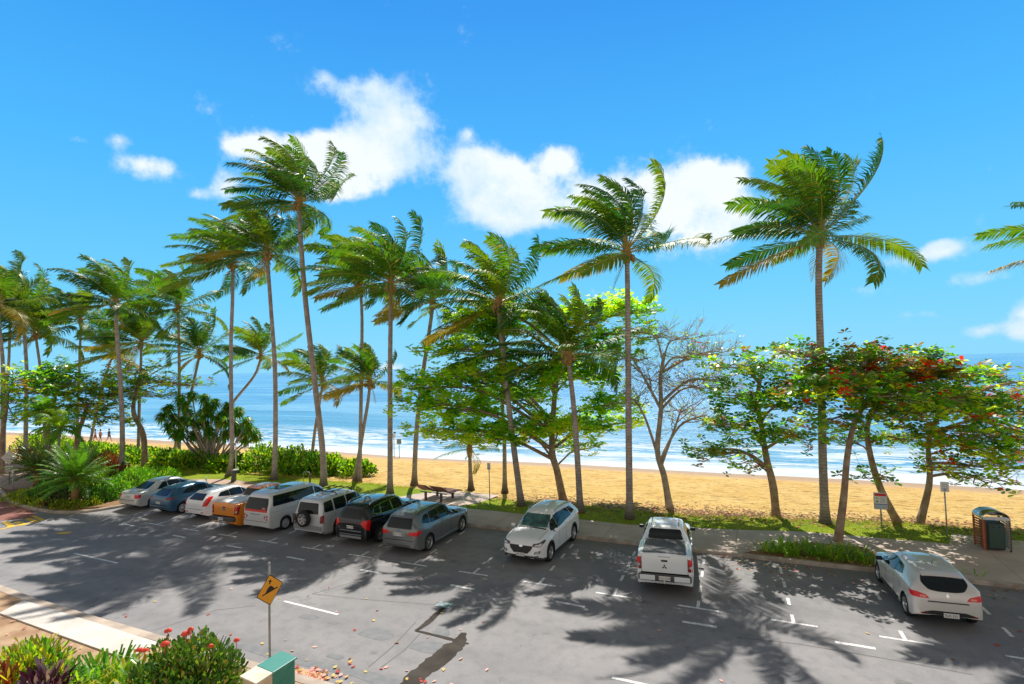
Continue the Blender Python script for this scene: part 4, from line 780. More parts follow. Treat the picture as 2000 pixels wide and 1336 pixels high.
for i, (x, y, n_, ln, lab, ms) in enumerate([(160, 1300, 110, 1.0, 'lime green strap leaved clump left of centre', [SC1, SC2, SC4]), (215, 1290, 130, 1.1, 'bright green strap leaved clump with bluish shine', [SC2, M_lily, SC1]), (262, 1305, 120, 1.1, 'yellow green strap leaved clump beside the ixora', [SC4, SC1, SC2]), (205, 1330, 120, 1.0, 'lime strap leaved clump at the bottom edge', [SC1, SC4, SC2]), (285, 1335, 110, 1.0, 'fresh green strap leaved clump at the foot of the ixora', [SC2, SC1, M_lily]), (140, 1340, 110, .9, 'yellow leaved strap clump behind the purple cordyline', [SC4, SC1, SC2])]):
    strap('strap_plant', lab, fg(x, y, .75), n_, ln, .06, 160+i, ms, FG, spread=.4)
# ------------------------------------------------------------------ vehicles
def pchip(pts):
    xs = [p[0] for p in pts]; ys = [p[1] for p in pts]; n = len(xs); h = [xs[i+1]-xs[i] for i in range(n-1)]; dl = [(ys[i+1]-ys[i])/h[i] for i in range(n-1)]
    m = [0]*n; m[0] = dl[0]; m[-1] = dl[-1]
    for i in range(1, n-1):
        if dl[i-1]*dl[i] > 0: w1 = 2*h[i]+h[i-1]; w2 = h[i]+2*h[i-1]; m[i] = (w1+w2)/(w1/dl[i-1]+w2/dl[i])
    def f(x):
        if x <= xs[0]: return ys[0]
        if x >= xs[-1]: return ys[-1]
        i = 0
        while x > xs[i+1]: i += 1
        t = (x-xs[i])/h[i]; a = t*t*(3-2*t); return ys[i]*(1-a)+ys[i+1]*a+h[i]*((t**3-2*t*t+t)*m[i]+(t**3-t*t)*m[i+1])
    return f
def paint(name, col, metal=.0, rough=.28): return mat(name, col, rough, metal, .5, coat=.8, var=.06, vscale=1.2)
M_glass = mat('car_glass', (.008, .014, .018), .03, 0, .4); M_glassg = mat('windscreen_glass', (.012, .055, .05), .05, 0, .7, col2=(.05, .16, .14), vscale=3.5)
M_black = mat('black_plastic', (.018, .018, .02), .5); M_under = mat('underbody', (.01, .01, .01), .9, spec=.1); M_rubber = mat('tyre_rubber', (.022, .022, .024), .8, spec=.3)
M_alloy = mat('alloy_wheel', (.62, .62, .63), .28, .85); M_chrome = mat('chrome', (.8, .8, .82), .12, 1); M_red = mat('tail_lamp_red', (.7, .006, .01), .2, 0, .4, coat=.4); M_dred = mat('tail_lamp_dark', (.26, .008, .012), .2, coat=.3)
M_lens = mat('clear_lens', (.6, .6, .6), .1, .3, coat=1); M_plate = mat('plate_white', (.72, .72, .7), .5); M_ptext = mat('plate_letters', (.12, .02, .04), .5); M_grey = mat('satin_grey', (.3, .31, .32), .4, .3); M_dgrey = mat('dark_grey_trim', (.07, .072, .075), .5)
def make_body(sp):
    L2, W2 = sp['L']/2, sp['W']/2; top = pchip(sp['top']); belt = pchip(sp['belt']); bot = pchip(sp.get('bot', [(-L2, .36), (-L2+.3, .24), (L2-.35, .22), (L2, .34)]))
    wf = pchip([(-L2, W2*sp.get('wr', .84)), (-L2+.06, W2*sp.get('wr1', .92)), (-L2+.22, W2*.975), (-L2+.6, W2), (L2-.95, W2), (L2-.45, W2*.96), (L2-.16, W2*.86), (L2-.05, W2*.76), (L2, W2*.62)])
    rw = sp.get('roof', W2-.24); arches = [(x, sp['r']+.055) for x in sp['wx']]
    xs = set(p[0] for p in sp['top']); x = -L2
    while x < L2: xs.add(x); x += .11
    for e in (.0, .006, .015, .03, .05, .08, .12, .17): xs.add(-L2+e); xs.add(L2-e)
    for cx, R in arches:
        for k in range(17): xs.add(cx-R*cos(pi*k/16))
        xs.add(cx-R-.004); xs.add(cx+R+.004)
    xs = sorted(v for v in xs if -L2 <= v <= L2); X = [xs[0]]
    for v in xs[1:]:
        if v-X[-1] > .0035: X.append(v)
    X[-1] = L2
    def sect(x):
        zb = bot(x); zt = top(x); w = wf(x); bt = min(belt(x), zt-.05); t = zt-bt; f = sstep((t-.05)/.28); wr_ = lerp(w-.12, min(rw, w-.03), f); za = zb; zi = sp['r']
        on = False
        for cx, R in arches:
            if abs(x-cx) < R: za = max(za, zi+sqrt(max(0, R*R-(x-cx)**2))); on = True
        lo = za; fl = sp.get('flare', .0)*(1 if any(abs(x-cx) < R+.08 for cx, R in arches) else 0)
        s5 = max(lo+.13, lerp(zb, bt, .5)); s6 = max(lo+.16, bt-.15); s7 = max(lo+.18, bt)
        s7 = min(s7, max(zt-.045, s6+.01)); 
        p = [(0, zb+.02), (w-.34, zb+.02), (w-.32, lo+(.0 if on else .02)), (w-.02+fl, lo), (w+fl, lo+.04), (w+fl*.8, lo+.085), (w+.004, max(s5, lo+.13)), (w-.008, s6), (w-.035, s7)]
        z8 = lerp(s7, zt-.075*f, .5); p += [(lerp(w-.045, wr_, .45)+.012*f, z8), (wr_, max(s7+.005, zt-.075*f-.008)), (wr_-.04, max(s7+.007, zt-.028*f)), (wr_-.14, max(s7+.008, zt)), (wr_*.5, zt+.014), (0, zt+.02)]
        return [(max(0, a), b_) for a, b_ in p]
    bm = bmesh.new(); rings = []
    for x in X:
        s_ = sect(x); r_ = [bm.verts.new((x, a, b_)) for a, b_ in s_]+[bm.verts.new((x, -a, b_)) for a, b_ in s_[-2:0:-1]]; rings.append(r_)
    n = len(rings[0]); k = 15; clad = 1 if sp.get('clad') else 0
    for i in range(len(rings)-1):
        for j in range(n):
            q = [rings[i][j], rings[i+1][j], rings[i+1][(j+1) % n], rings[i][(j+1) % n]]
            try: f = bm.faces.new(q)
            except ValueError: continue
            jj = j if j < 14 else n-1-j
            f.material_index = 2 if jj < 3 else (1 if (jj < 5 and clad) else 0); f.smooth = True
    for r_ in (rings[0][::-1], rings[-1]): f = bm.faces.new(r_); f.smooth = True
    bmesh.ops.recalc_face_normals(bm, faces=bm.faces[:])
    me = bpy.data.meshes.new('body'); bm.to_mesh(me); bvh = BVHTree.FromBMesh(bm); bm.free()
    for m in (sp['paint'], sp.get('cladm', M_dgrey), M_under): me.materials.append(m)
    try: me.set_sharp_from_angle(angle=radians(48))
    except Exception: pass
    return me, bvh, sect
def rounded(pts, r_=.04, k=3):
    out = []; n = len(pts); pts = [Vector(p) for p in pts]
    for i in range(n):
        a, b_, c = pts[i-1], pts[i], pts[(i+1) % n]; da = (a-b_); dc = (c-b_); rr_ = min(r_, da.length*.45, dc.length*.45); pa = b_+da.normalized()*rr_; pc = b_+dc.normalized()*rr_
        for j in range(k+1): t = j/k; out.append((1-t)**2*pa+2*t*(1-t)*b_+t*t*pc)
    return out
def decal(bvh, pts3, d, off=.006, rad=.03, step=.07, skirt=.012):
    """a panel that follows the body: outline pts3 seen along direction d and laid on the surface"""
    d = Vector(d).normalized(); h = Vector((0, 0, 1)).cross(d); h = h.normalized() if h.length > .1 else Vector((0, 1, 0)); k = d.cross(h)
    p2 = rounded([(Vector(p).dot(h), Vector(p).dot(k), 0) for p in pts3], rad) if rad else [Vector((Vector(p).dot(h), Vector(p).dot(k), 0)) for p in pts3]
    bm = bmesh.new(); bm.faces.new([bm.verts.new(p) for p in p2])
    for ax in (0, 1):
        lo = min(p[ax] for p in p2); hi = max(p[ax] for p in p2); m_ = int((hi-lo)/step)
        for i in range(1, m_+1):
            co = [0, 0, 0]; co[ax] = lo+(hi-lo)*i/(m_+1); no = [0, 0, 0]; no[ax] = 1
            bmesh.ops.bisect_plane(bm, geom=bm.verts[:]+bm.edges[:]+bm.faces[:], plane_co=co, plane_no=no)
    dead = []; inn = {}
    for v in bm.verts:
        o_ = h*v.co.x+k*v.co.y-d*8; loc, nr, fi, ds = bvh.ray_cast(o_, d)
        if loc is None: dead.append(v); continue
        if nr.dot(d) > 0: nr = -nr
        v.co = loc+nr*off; inn[v] = loc-nr*skirt
    if dead: bmesh.ops.delete(bm, geom=dead, context='VERTS')
    be = [e for e in bm.edges if len(e.link_faces) == 1]; nv = {}
    for e in be:
        for v in e.verts:
            if v not in nv: nv[v] = bm.verts.new(inn[v])
    for e in be:
        a, b_ = e.verts
        try: bm.faces.new((a, b_, nv[b_], nv[a]))
        except ValueError: pass
    for f in bm.faces: f.smooth = True
    bmesh.ops.recalc_face_normals(bm, faces=bm.faces[:])
    return bm
def put(bm, name, m, parent, angle=35):
    me = bpy.data.meshes.new(name); bm.to_mesh(me); bm.free(); me.materials.append(m)
    try: me.set_sharp_from_angle(angle=radians(angle))
    except Exception: pass
    return link(name, me, parent)
WH = {}
def wheel_meshes(R, w, ns, style):
    key = (R, w, ns, style)
    if key in WH: return WH[key]
    t = MB(); RX = Matrix.Rotation(pi/2, 4, 'X'); ri = R*.66
    t.lathe([(ri, -w/2+.02), (ri+.02, -w/2), (R-.03, -w/2+.005), (R, -w/2+.035), (R, w/2-.035), (R-.03, w/2-.005), (ri+.02, w/2), (ri, w/2-.02)], 28, 0, RX)
    tm = t.mesh('tyre', M_rubber, True, 50)
    b = MB(); b.lathe([(.001, .02), (ri, .02), (ri, -.05), (.001, -.05)], 20, 0, RX); bm_ = b.mesh('wheel', M_under, True, 40)
    q = MB(); q.lathe([(ri-.035, w/2-.05), (ri-.02, w/2-.012), (ri+.006, w/2-.01), (ri+.004, w/2-.04), (ri-.02, 0), (ri-.03, 0)], 28, 0, RX)
    q.lathe([(.001, w/2-.02), (.045, w/2-.024), (.065, w/2-.045), (.06, .03)], 14, 0, RX)
    for i in range(ns):
        a = 2*pi*i/ns
        for s_ in ((-1, 1) if style == 'twin' else (0,)):
            aa = a+s_*.13; ab = a+s_*.20; hw = {'thin': .02, 'wide': .05, 'twin': .016}[style]
            p0 = Vector((cos(aa)*.05, sin(aa)*.05, w/2-.035)); p1 = Vector((cos(ab)*(ri-.012), sin(ab)*(ri-.012), w/2-.022)); n_ = Vector((-sin(ab), cos(ab), 0))*hw; dn = Vector((0, 0, -.03))
            vs = [p0-n_*.8, p0+n_*.8, p1+n_*1.1, p1-n_*1.1]; vs = vs+[v+dn for v in vs]; vs = [RX@v for v in vs]
            q.add(vs, [(0, 1, 2, 3), (0, 4, 5, 1), (1, 5, 6, 2), (3, 2, 6, 7), (0, 3, 7, 4)])
    rm = q.mesh('rim', M_alloy, True, 40); WH[key] = (bm_, tm, rm); return WH[key]
def textmesh(s_, size, m, parent, M, name='lettering', ext=.001):
    cu = bpy.data.curves.new(name, 'FONT'); cu.body = s_; cu.size = size; cu.align_x = 'CENTER'; cu.align_y = 'CENTER'; cu.extrude = ext
    to = bpy.data.objects.new('t', cu); COL.objects.link(to); dg = bpy.context.evaluated_depsgraph_get(); me = bpy.data.meshes.new_from_object(to.evaluated_get(dg)); bpy.data.objects.remove(to)
    me.name = name; me.materials.clear(); me.materials.append(m); o = link(name, me, parent); o.matrix_local = M; return o
def yz(a): return [(0, y, z) for y, z in a]
def xz(a): return [(x, 0, z) for x, z in a]
REAR, FRONT = (1, 0, 0), (-1, 0, 0)
def side(s_): return (0, -s_, 0)
def mir(a): return [(-y, z) for y, z in a]
def car(label, cat, sp, u, v, heading=90, name='parked_car'):
    """origin on the ground at the car's middle; x forwards"""
    g = empty(name, UV(u, v), TH+radians(heading)); tag(g, label, cat, 'vehicles parked in the bays by the beach')
    me, bvh, sect = make_body(sp); body = link('body', me, g); L2, W2 = sp['L']/2, sp['W']/2
    bmw, tm, rm = wheel_meshes(sp['r'], sp.get('tw', .21), *sp['rim'])
    for x in sp['wx']:
        for s_ in (1, -1):
            w = link('wheel', bmw, g); w.location = (x, s_*(W2-sp.get('tw', .21)/2-.015+sp.get('flare', 0)), sp['r']); w.rotation_euler = (0, 0, 0 if s_ < 0 else pi)
            link('tyre', tm, w); link('rim', rm, w)
    D = lambda pts, d, m, name, par=g, **k: put(decal(bvh, pts, d, **k), name, m, par)
    for s_ in (1, -1):
        for w in sp['win']:
            if sp.get('winframe', 1): 
                c = sum((Vector(p) for p in xz(w)), Vector())/len(w); fr = [c+(Vector(p)-c)*1.0+((Vector(p)-c).normalized()*.028) for p in xz(w)]
                D(fr, side(s_), sp.get('framem', M_black), 'window_frame', off=.003, rad=.05, skirt=.004)
            D(xz(w), side(s_), M_glass, 'side_window', off=.007, rad=.04, skirt=.003)
        for (x0, x1) in sp.get('doors', []):
            zt_ = pchip(sp['belt'])(x0)-.0; D(xz([(x0-.005, .36), (x0+.005, .36), (x0+.005+x1, zt_), (x0-.005+x1, zt_)]), side(s_), M_under, 'door_seam', off=.0022, rad=0, step=.2, skirt=.001)
        for x in sp.get('handles', []):
            z = pchip(sp['belt'])(x)-.13; D(xz([(x, z), (x+.2, z+.01), (x+.2, z+.045), (x, z+.035)]), side(s_), sp.get('handlem', sp['paint']), 'door_handle', off=.028, rad=.015, step=.1, skirt=.0)
        mx, mz = sp['mirror']; o = bevelled('door_mirror', (.12, .2, .13), sp.get('mirm', sp['paint']), g, (mx, s_*(W2+.06), mz), .04); bevelled('mirror_glass', (.01, .16, .1), M_glass, o, (-.062, 0, 0), .004); bevelled('mirror_arm', (.05, .14, .04), M_black, o, (.02, -s_*.12, -.04), .012)
    D(yz(sp['wind']), FRONT, sp.get('wsm', M_glassg), 'windscreen', off=.006, rad=.06, step=.09, skirt=.003)
    if sp.get('rearwin'): D(yz([(y*1.04, z+(.012 if z > sp['rearwin'][0][1] else -.012)) for y, z in sp['rearwin']]), REAR, M_black, 'window_seal', off=.003, rad=.07, skirt=.003); D(yz(sp['rearwin']), REAR, M_glass, 'rear_window', off=.008, rad=.06, skirt=.003)
    for it in sp['bits']:
        nm, pts, d, m = it[:4]; kw = it[4] if len(it) > 4 else {}
        kw = dict(kw); both = kw.pop('both', False); kids = kw.pop('kids', [])
        o = D(pts, d, m, nm, **kw)
        for (kn, kp, km) in kids: put(decal(bvh, kp, d, off=kw.get('off', .006)+.006, rad=.02, skirt=.004), kn, km, o)
        if both:
            fl = lambda q: [(p[0], -p[1], p[2]) for p in q]
            o = D(fl(pts), (d[0], -d[1], d[2]), m, nm, **kw)
            for (kn, kp, km) in kids: put(decal(bvh, fl(kp), (d[0], -d[1], d[2]), off=kw.get('off', .006)+.006, rad=.02, skirt=.004), kn, km, o)
    if sp.get('plate'):
        (x, y, z, tilt, txt, back) = sp['plate']; sx = 1 if back else -1
        ploc, pn, _, _ = bvh.ray_cast(Vector((-8*sx, y, z)), Vector((sx, 0, 0))); ploc = ploc or Vector((x, y, z))
        o = bevelled('number_plate', (.012, .37, .13), M_plate, g, (ploc.x-sx*.02, y, z), .004, (0, sx*tilt, 0), 1)
        if back: Mx = Matrix(((0, 0, -1, -.007), (-1, 0, 0, 0), (0, 1, 0, 0), (0, 0, 0, 1)))
        else: Mx = Matrix(((0, 0, 1, .007), (1, 0, 0, 0), (0, 1, 0, 0), (0, 0, 0, 1)))
        textmesh(txt, .095, M_ptext, o, Mx, 'plate_lettering')
    if sp.get('rails'):
        x0, x1, y, z, m = sp['rails']; top = pchip(sp['top'])
        for s_ in (1, -1):
            mb = MB(); pts = [(x0, s_*y, top(x0)-.01), (x0+.12, s_*y, top(x0+.12)+.045)]+[(lerp(x0+.12, x1-.12, k/5), s_*y, top(lerp(x0+.12, x1-.12, k/5))+.05) for k in range(1, 5)]+[(x1-.12, s_*y, top(x1-.12)+.045), (x1, s_*y, top(x1)-.01)]; mb.tube(pts, .02, 6); mb.build('roof_rail', m, g, smooth=True)
    if sp.get('aerial'):
        x, y, z, l, la = sp['aerial']; mb = MB(); mb.tube([(x, y, z), (x-la, y, z+l)], [.012, .004], 5); mb.build('aerial', M_black, g)
    return g, bvh, D
WB = lambda a: a
# --- body shapes
def lampR(y0, y1, z0, z1, L2, W2): pass
ORG = paint('orange_paint', (.85, .27, .012), .1); SIL = paint('silver_paint', (.62, .62, .6), .3, .3); SILW = paint('silver_van_paint', (.68, .69, .7), .2, .3); PRL = paint('pearl_paint', (.7, .67, .64), .15); WHT = paint('white_paint', (.86, .87, .89)); WH2 = paint('truck_white_paint', (.8, .85, .88))
BLU = paint('blue_paint', (.035, .12, .22), .35); BLK = paint('black_paint', (.01, .011, .013), .1, .15); GRY = paint('grey_paint', (.2, .215, .225), .5); LSV = paint('pale_silver_paint', (.62, .65, .68), .25)
M_wcap = mat('tonneau_dark', (.13, .13, .135), .6, var=.2, vscale=2); M_wcap2 = mat('tonneau_white', (.7, .7, .68), .5)
diagR = (1, 1, 0)     # seen from behind on the right-hand side of the car (y < 0)
def tl(pts): return pts
sedan = dict(L=4.7, W=1.78, r=.31, wx=(-1.38, 1.33), rim=(7, 'wide'), paint=SIL, roof=.6,
 top=[(-2.35, .6), (-2.32, .82), (-2.25, .98), (-2.1, 1.04), (-1.72, 1.07), (-1.1, 1.36), (-.75, 1.45), (-.1, 1.49), (.4, 1.43), (1.12, 1.05), (1.8, .93), (2.2, .78), (2.35, .5)], belt=[(-2.35, .95), (-1.2, .97), (1.0, .92), (2.35, .8)],
 win=[[(-.42, 1.0), (.3, .98), (.3, 1.33), (-.1, 1.37), (-.42, 1.36)], [(.36, .98), (.95, 1.0), (.62, 1.2), (.36, 1.33)], [(-1.12, 1.03), (-.5, 1.0), (-.5, 1.36), (-.7, 1.33)]], doors=[(-.47, 0), (.33, 0), (-1.15, .1)], handles=[-.72, .08], mirror=(.78, 1.0),
 wind=[(-.62, 1.09), (.62, 1.09), (.5, 1.4), (-.5, 1.4)], rearwin=[(-.56, 1.12), (.56, 1.12), (.46, 1.39), (-.46, 1.39)],
 bits=[('tail_light', [(-2.3, -.62, .72), (-2.15, -.88, .74), (-2.1, -.88, .93), (-2.28, -.58, .93)], diagR, M_red, dict(both=True, off=.012)), ('bumper_line', yz([(-.75, .6), (.75, .6), (.75, .62), (-.75, .62)]), REAR, M_under, dict(off=.003, rad=0)), ('boot_line', yz([(-.6, .99), (.6, .99), (.6, 1.0), (-.6, 1.0)]), REAR, M_under, dict(off=.003, rad=0)), ('headlight', [(2.2, -.75, .68), (2.3, -.45, .68), (2.2, -.45, .82), (2.0, -.8, .84)], (-1, .6, 0), M_lens, dict(both=True))],
 plate=(-2.36, 0, .78, -.1, '528 HKL', True))
blue = dict(L=4.3, W=1.78, r=.31, wx=(-1.32, 1.33), rim=(9, 'thin'), paint=BLU, roof=.6,
 top=[(-2.15, .6), (-2.14, .85), (-2.09, 1.0), (-1.95, 1.12), (-1.6, 1.36), (-1.25, 1.44), (-.4, 1.48), (.15, 1.42), (.9, 1.06), (1.6, .94), (2.0, .78), (2.15, .48)], belt=[(-2.15, 1.05), (-1.2, .99), (.8, .9), (2.15, .8)],
 win=[[(-.5, 1.02), (.25, .97), (.25, 1.34), (-.2, 1.37), (-.5, 1.35)], [(.31, .97), (.85, .97), (.55, 1.18), (.31, 1.31)], [(-1.3, 1.1), (-.56, 1.03), (-.56, 1.35), (-.95, 1.32)]], doors=[(-.53, 0), (.28, 0), (-1.2, .1)], handles=[-.8, .02], mirror=(.7, 1.0),
 wind=[(-.62, 1.1), (.62, 1.1), (.5, 1.39), (-.5, 1.39)], rearwin=[(-.52, 1.1), (.52, 1.1), (.42, 1.35), (-.42, 1.35)],
 bits=[('tail_light', [(-2.12, -.5, .93), (-1.95, -.88, .9), (-1.75, -.9, 1.0), (-2.05, -.6, 1.02)], diagR, M_dred, dict(both=True, off=.012)), ('bumper_line', yz([(-.75, .58), (.75, .58), (.75, .6), (-.75, .6)]), REAR, M_under, dict(off=.003, rad=0)), ('lower_bumper', yz([(-.7, .36), (.7, .36), (.72, .48), (-.72, .48)]), REAR, M_black, dict(off=.006)), ('roof_spoiler', [(-1.62, -.48, 0), (-1.62, .48, 0), (-1.4, .46, 0), (-1.4, -.46, 0)], (0, 0, -1), BLU, dict(off=.035, skirt=.02))],
 plate=(-2.16, 0, .72, -.1, '617 TJV', True), rails=None)
whiteh = dict(L=4.2, W=1.72, r=.31, wx=(-1.3, 1.27), rim=(7, 'thin'), paint=PRL if 0 else WHT, roof=.58,
 top=[(-2.1, .6), (-2.09, .88), (-2.03, 1.03), (-1.88, 1.18), (-1.62, 1.37), (-1.3, 1.44), (-.4, 1.47), (.2, 1.41), (.95, 1.04), (1.6, .92), (1.95, .76), (2.1, .48)], belt=[(-2.1, 1.08), (-1.2, 1.02), (.8, .9), (2.1, .8)],
 win=[[(-.5, 1.04), (.25, .98), (.25, 1.33), (-.2, 1.36), (-.5, 1.34)], [(.31, .98), (.85, .98), (.55, 1.17), (.31, 1.3)], [(-1.25, 1.15), (-.56, 1.05), (-.56, 1.34), (-1.0, 1.3)]], doors=[(-.53, 0), (.28, 0)], handles=[-.8, .02], mirror=(.7, 1.0), wind=[(-.6, 1.1), (.6, 1.1), (.48, 1.38), (-.48, 1.38)], rearwin=[(-.55, 1.08), (.55, 1.08), (.44, 1.34), (-.44, 1.34)],
 bits=[('tail_light', [(-2.08, -.62, .78), (-1.98, -.84, .8), (-1.6, -.82, 1.2), (-1.72, -.6, 1.22), (-1.95, -.6, 1.0)], diagR, M_red, dict(both=True, off=.014)), ('bumper_line', yz([(-.75, .6), (.75, .6), (.75, .615), (-.75, .615)]), REAR, M_under, dict(off=.003, rad=0)), ('reflector', yz([(-.72, .44), (-.5, .42), (-.5, .46), (-.72, .5)]), REAR, M_red, dict(both=True, off=.006)), ('roof_spoiler', [(-1.66, -.46, 0), (-1.66, .46, 0), (-1.45, .46, 0), (-1.45, -.46, 0)], (0, 0, -1), WHT, dict(off=.035, skirt=.02))])
pearl = dict(whiteh); pearl.update(L=4.06, W=1.75, r=.315, wx=(-1.3, 1.29), rim=(5, 'twin'), paint=PRL, roof=.615, tw=.2, mirm=M_black, framem=M_black, wr=.8,
 top=[(-2.03, .55), (-2.02, .8), (-1.98, .97), (-1.9, 1.08), (-1.68, 1.31), (-1.52, 1.4), (-1.1, 1.46), (-.3, 1.48), (.2, 1.42), (.95, 1.05), (1.6, .93), (1.92, .76), (2.03, .48)], belt=[(-2.03, 1.1), (-1.3, 1.06), (-.5, .99), (.8, .92), (2.03, .8)],
 win=[[(-.42, 1.04), (.3, .98), (.3, 1.32), (-.1, 1.35), (-.42, 1.34)], [(.34, .98), (.88, .99), (.6, 1.15), (.34, 1.29)], [(-1.02, 1.14), (-.45, 1.06), (-.45, 1.34), (-.8, 1.31)]], doors=[(-.42, 0), (.32, 0), (-1.05, .15)], handles=[.02], mirror=(.72, 1.0),
 wind=[(-.6, 1.1), (.6, 1.1), (.48, 1.37), (-.48, 1.37)], rearwin=[(-.42, 1.06), (-.2, 1.03), (.2, 1.03), (.42, 1.06), (.56, 1.2), (.5, 1.35), (-.5, 1.35), (-.56, 1.2)],
 bits=[('tail_light', [(-1.98, -.42, .83), (-1.85, -.84, .84), (-1.72, -.86, .96), (-1.85, -.7, .99), (-1.95, -.5, .93)], (1, .55, 0), M_red, dict(both=True, off=.014, kids=[('lamp_lens', [(-1.98, -.5, .855), (-1.9, -.62, .86), (-1.9, -.62, .91), (-1.97, -.52, .91)], mat('lamp_pink', (.8, .25, .2), .2, coat=1))])),
  ('boot_handle', yz([(-.5, .735), (.5, .735), (.48, .765), (-.48, .765)]), REAR, M_black, dict(off=.008, rad=.01)), ('lower_bumper', yz([(-.72, .28), (.72, .28), (.62, .44), (.4, .5), (-.4, .5), (-.62, .44)]), REAR, M_black, dict(off=.006)), ('emblem', yz([(0, .86), (.045, .93), (0, 1.0), (-.045, .93)]), REAR, M_chrome, dict(off=.012, rad=.008)), ('number_recess', yz([(-.3, .33), (.3, .33), (.27, .5), (-.27, .5)]), REAR, M_black, dict(off=.009)), ('roof_spoiler', [(-1.66, -.5, 0), (-1.66, .5, 0), (-1.5, .48, 0), (-1.5, -.48, 0)], (0, 0, -1), PRL, dict(off=.03, skirt=.02)), ('reflector', yz([(-.68, .4), (-.55, .4), (-.55, .43), (-.68, .43)]), REAR, M_dred, dict(both=True, off=.01)), ('sill_trim', xz([(-.85, .27), (.85, .27), (.8, .36), (-.8, .36)]), (0, 1, 0), M_black, dict(both=True))],
 plate=(-2.05, -.05, .4, -.05, '5LA 531', True), aerial=(-.95, 0, 1.46, .16, .1))
tucson = dict(L=4.48, W=1.86, r=.35, wx=(-1.33, 1.34), rim=(5, 'twin'), paint=WHT, roof=.64, tw=.22, clad=1, flare=.012,
 top=[(-2.24, .6), (-2.235, .9), (-2.18, 1.1), (-2.06, 1.34), (-1.9, 1.54), (-1.6, 1.62), (-.7, 1.665), (-.1, 1.65), (.3, 1.58), (1.02, 1.14), (1.5, 1.06), (1.95, .96), (2.16, .8), (2.24, .5)], belt=[(-2.24, 1.2), (-1.3, 1.14), (.9, 1.0), (2.24, .84)],
 win=[[(-.35, 1.15), (.36, 1.09), (.36, 1.5), (.0, 1.54), (-.35, 1.54)], [(.42, 1.09), (.98, 1.09), (.7, 1.3), (.42, 1.46)], [(-1.15, 1.21), (-.41, 1.16), (-.41, 1.54), (-1.0, 1.52)], [(-1.62, 1.3), (-1.22, 1.24), (-1.08, 1.51), (-1.4, 1.49)]], doors=[(-.38, 0), (.39, 0), (-1.15, .1), (1.05, -.02)], handles=[-.7, .12], mirror=(.8, 1.1), mirm=WHT,
 wind=[(-.68, 1.17), (.68, 1.17), (.55, 1.55), (-.55, 1.55)], rearwin=[(-.6, 1.2), (.6, 1.2), (.5, 1.54), (-.5, 1.54)],
 bits=[('grille', yz([(-.3, .5), (.3, .5), (.46, .66), (.5, .78), (-.5, .78), (-.46, .66)]), FRONT, M_black, dict(off=.008, rad=.04, kids=[('emblem', yz([(-.08, .74), (.0, .71), (.08, .74), (.08, .78), (0, .8), (-.08, .78)]), M_chrome)])),
  ('headlight', [(2.2, -.5, .77), (2.1, -.78, .76), (1.75, -.93, .92), (1.85, -.88, .95), (2.15, -.52, .85)], (-1, .75, 0), M_dgrey, dict(both=True, off=.01, kids=[('headlight_lens', [(2.16, -.56, .785), (2.08, -.76, .785), (1.95, -.84, .86), (2.1, -.6, .84)], M_lens)])),
  ('fog_light', [(2.2, -.55, .5), (2.12, -.78, .52), (2.08, -.8, .62), (2.18, -.6, .6)], (-1, .4, 0), M_dgrey, dict(both=True, off=.006, kids=[('fog_lens', [(2.2, -.6, .53), (2.13, -.75, .545), (2.1, -.76, .59), (2.18, -.62, .58)], M_lens)])),
  ('lower_bumper', yz([(-.62, .3), (.62, .3), (.66, .38), (.4, .42), (-.4, .42), (-.66, .38)]), FRONT, M_black, dict(off=.008)), ('bumper_slot', yz([(-.75, .42), (-.45, .4), (-.45, .42), (-.75, .45)]), FRONT, M_black, dict(both=True)), ('bonnet_line', [(1.05, -.72, 0), (1.95, -.66, 0), (1.95, -.65, 0), (1.05, -.71, 0)], (0, 0, -1), M_under, dict(both=True, off=.002, rad=0, step=.15)),
  ('tail_light', [(-2.2, -.6, 1.0), (-1.95, -.93, 1.0), (-1.85, -.93, 1.08), (-2.15, -.6, 1.1)], diagR, M_red, dict(both=True)), ('wiper_cowl', [(1.0, -.62, 0), (1.09, -.6, 0), (1.09, .6, 0), (1.0, .62, 0)], (0, 0, -1), M_black, dict(off=.004, rad=.01))],
 plate=(2.26, 0, .45, .1, '084 ZGX', False), rails=(-1.55, .1, .62, 1.66, M_grey))
